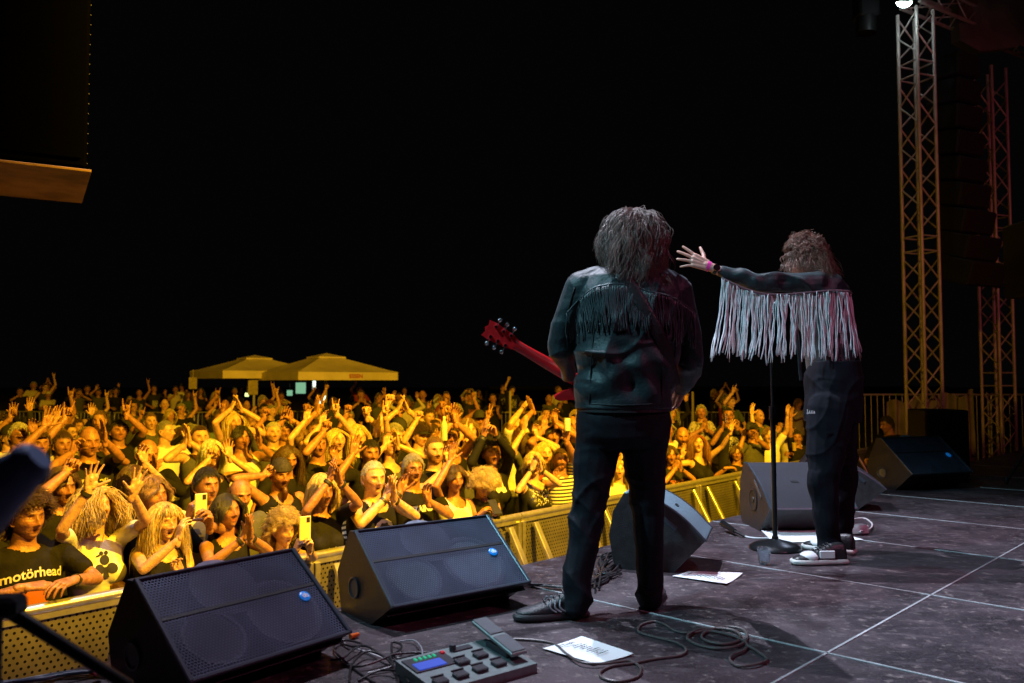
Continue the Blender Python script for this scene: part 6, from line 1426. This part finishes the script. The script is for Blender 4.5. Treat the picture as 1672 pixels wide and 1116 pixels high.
P_(905,712,9.0,'m',1,('mid','black',4),('tee','black'),[(888,688,.15,'open'),(908,678,.15,'relax')],'black haired shouting man left of the guitarist with both palms up',mouth=.9)
P_(893,742,8.4,'f',2,('long','blond',5),('tee','red'),[None,None],'blond woman in red partly hidden behind the bearded man with the can')
# back figures standing above the rear fence
for (x,y,D,sx,hr,sh,hd,lb) in [
 (33,640,27.5,'m',('short','black'),('tee','black'),[(30,642,.3,'grip'),None],'distant man with cap drinking by the rear fence, far left'),
 (55,630,30,'m',('short','grey'),('tee','cream'),[None,None],'distant man in pale top standing tallest at the back left'),
 (78,630,30,'f',('bob','brown'),('tank','black'),[(76,621,.2,'flat',(1,0,0)),(81,621,.2,'flat',(-1,0,0))],'distant woman with hands on her head behind the rear fence'),
 (79,646,27,'m',('none','black'),('tee','cream'),[(76,664,.3,'flat',(1,0,0)),(82,664,.3,'flat',(-1,0,0))],'distant man in brimmed hat and pale shirt clapping at the rear fence'),
 (121,640,27.5,'m',('buzz','brown'),('tee','black'),[None,None],'distant shorn man in black with folded arms near the rear fence'),
 (143,636,29,'m',('short','brown'),('tee','black'),[None,None],'distant brown haired man behind the leftmost horns sign'),
 (161,642,28,'m',('short','brown',1),('tee','grey'),[(157,632,.2,'open'),None],'distant man in grey holding one hand up by the fence'),
 (189,640,28,'f',('mid','black'),('tee','black'),[None,None],'distant dark haired person in black left of the horns sign'),
 (252,636,28,'m',('short','black',2),('tee','skull'),[None,(270,640,.2,'open')],'distant man in black tee with pale round print behind the fence'),
 (287,637,28.5,'m',('short','brown',2),('tee','cream'),[(285,642,.2,'flat'),None],'distant man in pale shirt holding his chin by the fence'),
 (308,646,27,'f',('long','brown'),('tee','green'),[None,None],'distant woman with sash over a green top by the fence'),
 (328,640,27.5,'f',('long','black'),('tank','black'),[None,None],'distant dark haired woman left of the parasols'),
 (352,646,27,'f',('long','blond'),('tee','black'),[None,None],'distant blond haired woman seen from behind below the left parasol'),
 (384,640,27.5,'m',('buzz','grey'),('tee','black'),[None,None],'distant grey haired man under the left parasol'),
 (460,648,26,'m',('short','brown',3),('tee','cream'),[None,(456,652,.3,'grip')],'distant person beside the round yellow green light'),
 (590,646,22,'m',('short','brown',4),('tee','black'),[(586,652,.3,'grip'),(596,652,.3,'grip')],'distant man filming with raised elbows right of the parasols'),
 (620,652,20,'m',('mid','brown'),('tee','grey'),[(627,640,.1,'flat',(1,0,0)),(629,640,.1,'flat',(-1,0,0))],'distant person clapping above the head behind the horns sign'),
 (653,650,22,'m',('buzz','brown',1),('tee','black'),[None,None],'distant man left of the woman with arms stretched wide'),
 (665,660,19,'f',('mid','lightbrown'),('long','cream'),[(643,643,0,'open'),(682,645,0,'open')],'woman in pale long sleeves stretching both arms up in a V'),
 (691,646,22,'m',('bald','grey'),('tee','grey'),[None,None],'distant bald man right of the woman with arms in a V'),
 (730,650,19,'m',('buzz','brown',2),('tee','red'),[(728,656,.3,'flat'),(734,656,.3,'flat')],'burly man in reddish shirt photographing at the back, hands at his face'),
 (768,650,22,'m',('short','black',4),('tee','redprint'),[(759,655,.1,'open'),None],'distant man in black tee with red print left of the pale post'),
 (806,652,21,'m',('buzz','brown',3),('tee','black'),[(799,668,.2,'open'),(813,668,.2,'open')],'distant bald man in black between two raised palms')]:
    P_(x,y,D,sx,1,hr,sh,hd,lb,near=False,hat='hat' if 'brimmed' in lb else None)
# ================= the rest of the crowd: shared meshes, own place, hair, clothing and label
POSES=[]
def pose(desc,R_,L_): POSES.append((desc,R_,L_))
up=(0,-.1,1); N1=None
restR=(arr([-.22,-.20,1.02]),'relax',(.9,-.1,-.3),None,None); restL=(arr([.22,-.20,1.02]),'relax',(-.9,-.1,-.3),None,None)
pose('standing with arms down',restR,restL)
pose('clapping at chest height',(arr([-.035,-.36,1.38]),'flat',(1,0,0),(.15,-.4,1),None),(arr([.035,-.36,1.38]),'flat',(-1,0,0),(-.15,-.4,1),None))
pose('clapping above the head',(arr([-.06,-.16,1.84]),'flat',(1,0,0),(.3,0,1),(-.9,-.3,0)),(arr([.06,-.16,1.84]),'flat',(-1,0,0),(-.3,0,1),(.9,-.3,0)))
pose('with both arms flung up',(arr([-.30,-.12,1.93]),'relax',(0,-1,0),up,(-.9,-.2,-.2)),(arr([.32,-.10,1.90]),'open',(0,-1,0),up,(.9,-.2,-.2)))
pose('with one raised fist',(arr([-.20,-.15,1.92]),'fist',(0,-1,0),up,(-.9,-.2,-.2)),restL)
pose('making a horns sign with the left hand',restR,(arr([.24,-.12,1.94]),'horns',(0,-1,0),up,(.9,-.2,-.2)))
pose('making a horns sign with the right hand',(arr([-.18,-.25,1.82]),'horns',(0,-1,0),up,(-.9,-.2,-.2)),restL)
pose('waving one open hand',restR,(arr([.18,-.28,1.86]),'open',(0,-1,0),up,(.9,-.2,-.2)))
pose('holding both hands to the mouth',(arr([-.07,-.20,1.50]),'grip',(1,0,0),(.4,0,1),None),(arr([.07,-.20,1.50]),'grip',(-1,0,0),(-.4,0,1),None))
pose('pointing at the stage',(arr([-.22,-.42,1.66]),'point',(0,-.3,-1),(.1,-1,.4),(-.9,0,-.3)),restL)
pose('with one long arm straight up',(arr([-.14,-.06,1.96]),'open',(0,-1,0),up,(-.9,-.2,-.2)),(arr([.12,-.30,1.35]),'relax',(-1,0,0),None,None))
pose('with both fists up',(arr([-.26,-.2,1.80]),'fist',(0,-1,0),up,(-.9,-.2,-.2)),(arr([.26,-.18,1.84]),'fist',(0,-1,0),up,(.9,-.2,-.2)))
LIB=[]
for i,(desc,Rr,Ll) in enumerate(POSES*3):
    sx='f' if (i*7)%5 in(1,3) else 'm'; kind=['tee','tank','tee','long','tee','jacket'][(i*5)%6]; mo=[0,.8,0,.5,0][(i*3)%5]; be=[0,0,2,0,1,0,0][(i*4)%7] if sx=='m' else 0
    pm=person_meshes(sx,{'R':Rr,'L':Ll},yaw=[-.25,.1,.35,0,.2][i%5],pitch=[-.15,0,.12,-.25,.03,-.08][(i*5)%6],mouth=mo,beard=be,beardcol=[(.3,.22,.16),(.8,.74,.62)][i%2],shirt=kind,girth=[1.0,1.12,1.04][i%3] if sx=='m' else [1,1.08][i%2],seed=100+i,vox=.0115,res=(62,54))
    LIB.append(dict(w=.35 if 'flung' in desc or 'waving' in desc else 1,desc=desc,sex=sx,kind=kind,open=mo>0,beard=be>0,body=pm['body'].mesh('crowd_body',SK[0],None,attr=True),shirt=pm['shirt'].mesh('crowd_shirt',CL['black'],None),head=pm['head']))
HSTY=[('short','short'),('buzz','cropped'),('bald','thinning'),('mid','medium length'),('curly','curly'),('long','long'),('bob','bobbed'),('wavy','wavy'),('none','no')]
CWORD={'black':'black','print':'black printed','skull':'black round printed','redprint':'black red printed','white':'white','cream':'cream','grey':'grey','navy':'navy','red':'dark red','green':'green','stripe':'striped','plaid':'pale patterned'}
KW={'tee':'tee','tank':'tank top','long':'long sleeved top','jacket':'jacket'}
rg=random.Random(21); FILL=[]
def filler(x,y,raised=True):
    L_=rg.choices(LIB,[l['w'] for l in LIB])[0]
    if not raised and ('up' in L_['desc'] or 'head' in L_['desc'] or 'raised' in L_['desc']) and rg.random()<.85: L_=LIB[rg.choice([0,1,8])+12*rg.randrange(3)]
    s=(rg.gauss(1.0,.035) if L_['sex']=='m' else rg.gauss(.945,.03)); r=thing('person','','person',(x,y,gz(y)),0,'people in the crowd'); yw=.6*BYAW+.4*yaw_to((x,y),STAGE_T)+rg.uniform(-.3,.3); r.rotation_euler[2]=yw; r.scale=(s,s,s*rg.uniform(.98,1.02))
    tone=rg.choice([0,0,1,2]); o=bpy.data.objects.new('body',L_['body']); C.objects.link(o); o.parent=r; o.material_slots[0].link='OBJECT'; o.material_slots[0].material=SK[tone]
    cm=rg.choices(list(CWORD),[9,5,3,3,3,2.5,3,1.5,1,1,1,1])[0]
    o=bpy.data.objects.new({'tank':'top','jacket':'jacket'}.get(L_['kind'],'shirt'),L_['shirt']); C.objects.link(o); o.parent=r; o.material_slots[0].link='OBJECT'; o.material_slots[0].material=CL[cm]
    t=bpy.data.objects.new('trousers',trm_me); C.objects.link(t); t.parent=r
    st=rg.choices(['short','buzz','bald','mid','curly','long'],[5,4,3,2,1,.7])[0] if L_['sex']=='m' else rg.choices(['long','bob','bangs','wavy','curly','mid'],[3,2,1,2,1,2])[0]
    hc=rg.choice(['black','brown','grey','lightbrown','brown','grey']) if L_['sex']=='m' else rg.choice(['blond','brown','lightbrown','black','blond','red'])
    hair_obj(st,0,hc,r,L_['head'],y<9.5)
    hat=None
    if L_['sex']=='m' and rg.random()<.10:
        hat='cap'; a=bpy.data.objects.new('cap',CAPME); C.objects.link(a); a.parent=r; a.matrix_local=Matrix(L_['head'].tolist())
    gl=''
    if rg.random()<.14: a=bpy.data.objects.new('glasses',GLME); C.objects.link(a); a.parent=r; a.matrix_local=Matrix(L_['head'].tolist()); gl=' and glasses'
    hx=proj((x,y,gz(y)+1.6*s)); who='man' if L_['sex']=='m' else 'woman'
    sty=dict(short='short',buzz='cropped',bald='thinning',mid='medium length',curly='curly',long='long',bob='bobbed',bangs='fringed',wavy='wavy')[st]
    hair=f"{sty} {'light brown' if hc=='lightbrown' else hc} hair"
    FILL.append(dict(o=r,px=hx[0],y=y,who=who,hair=hair,cloth=f"{CWORD[cm]} {KW[L_['kind']]}",pose=L_['desc'],hat=hat,gl=bool(gl)))
CAPME=cap_mb('cap').mesh('cap',m_capc,30); GLME=glasses_mb().mesh('glasses',m_wire,None)
def okspot(x,y,dmin):
    d=arr([x,y,0])-B0; v=float(d@Bn)
    if v<.42: return False
    px,py=proj((x,y,gz(y)+1.6))
    if px<-25 or px>1385: return False
    if 950<px<1000 or 1028<px<1085: return False
    if px>1330 and y>13.5: return False
    for (a,b,qx,qy,D) in SPOTS:
        if (a-x)**2+(b-y)**2<dmin*dmin: return False
        if len(NAMED)>0 and (a,b) in NAMED and y<D-.05:
            wd=.26*F/y; top=proj((x,y,gz(y)+1.76))[1]
            if abs(px-qx)<wd and top<qy+.16*F/D: return False
    return True
NAMED=set((a,b) for a,b,*_ in SPOTS)
cand=[]
for y in np.arange(4.4,24.6,.46):
    for x in np.arange(-.66*y-.3,.40*y+.3,.46): cand.append((x+rg.uniform(-.16,.16),y+rg.uniform(-.18,.18)))
cand.sort(key=lambda c:c[1])
for x,y in cand:
    dens=1.0 if y<10.6 else (.5 if y<12.6 else (.10 if y<18 else .04))
    if rg.random()>dens: continue
    if not okspot(x,y,.41 if y<12 else .48): continue
    SPOTS.append((x,y,0,0,y)); filler(x,y,y<10.5)
# a loose line of onlookers beyond the rear fence
for k in range(34):
    x=rg.uniform(-17.5,7.5); y=rg.uniform(26.6,30.5); px,py=proj((x,y,2))
    if any((a-x)**2+(b-y)**2<.3 for a,b,*_ in SPOTS): continue
    SPOTS.append((x,y,0,0,y)); filler(x,y,False)
# labels: look first, then place
seen={}
def zone(f):
    px,y=f['px'],f['y']
    side='far left' if px<190 else 'left' if px<400 else 'centre left' if px<620 else 'centre' if px<940 else 'right of the guitarist' if px<1200 else 'behind the microphone stand'
    dp='near the barrier' if y<6.5 else 'mid crowd' if y<11 else 'rear crowd' if y<25 else 'beyond the rear fence'
    return f"{dp}, {side}"
for f in FILL:
    f['l']=f"{f['who']} with {f['hair']}, {f['cloth']}, {f['pose']}"
    f['l2']=f"{f['who']}, {f['hair']}, {f['cloth']}, {zone(f)}"
from collections import Counter
c1=Counter(f['l'] for f in FILL); c2=Counter(f['l2'] for f in FILL); used_=Counter()
ordw=['first','second','third','fourth','fifth','sixth','seventh','eighth','ninth']
def nw(s): return len(s.split())
for f in sorted(FILL,key=lambda f:f['px']):
    if c1[f['l']]==1 and nw(f['l'])<=16: lab=f['l']
    elif c2[f['l2']]==1 and nw(f['l2'])<=16: lab=f['l2']
    else:
        lab=f['l2']; used_[lab]+=1; lab=f"{ordw[min(8,used_[lab]-1)]} from left: {lab}"
        if nw(lab)>16: lab=' '.join(lab.replace('medium length','mid length').split()[:16])
    f['o']['label']=lab
print('PEOPLE', len(FILL), NP[0], 'named')
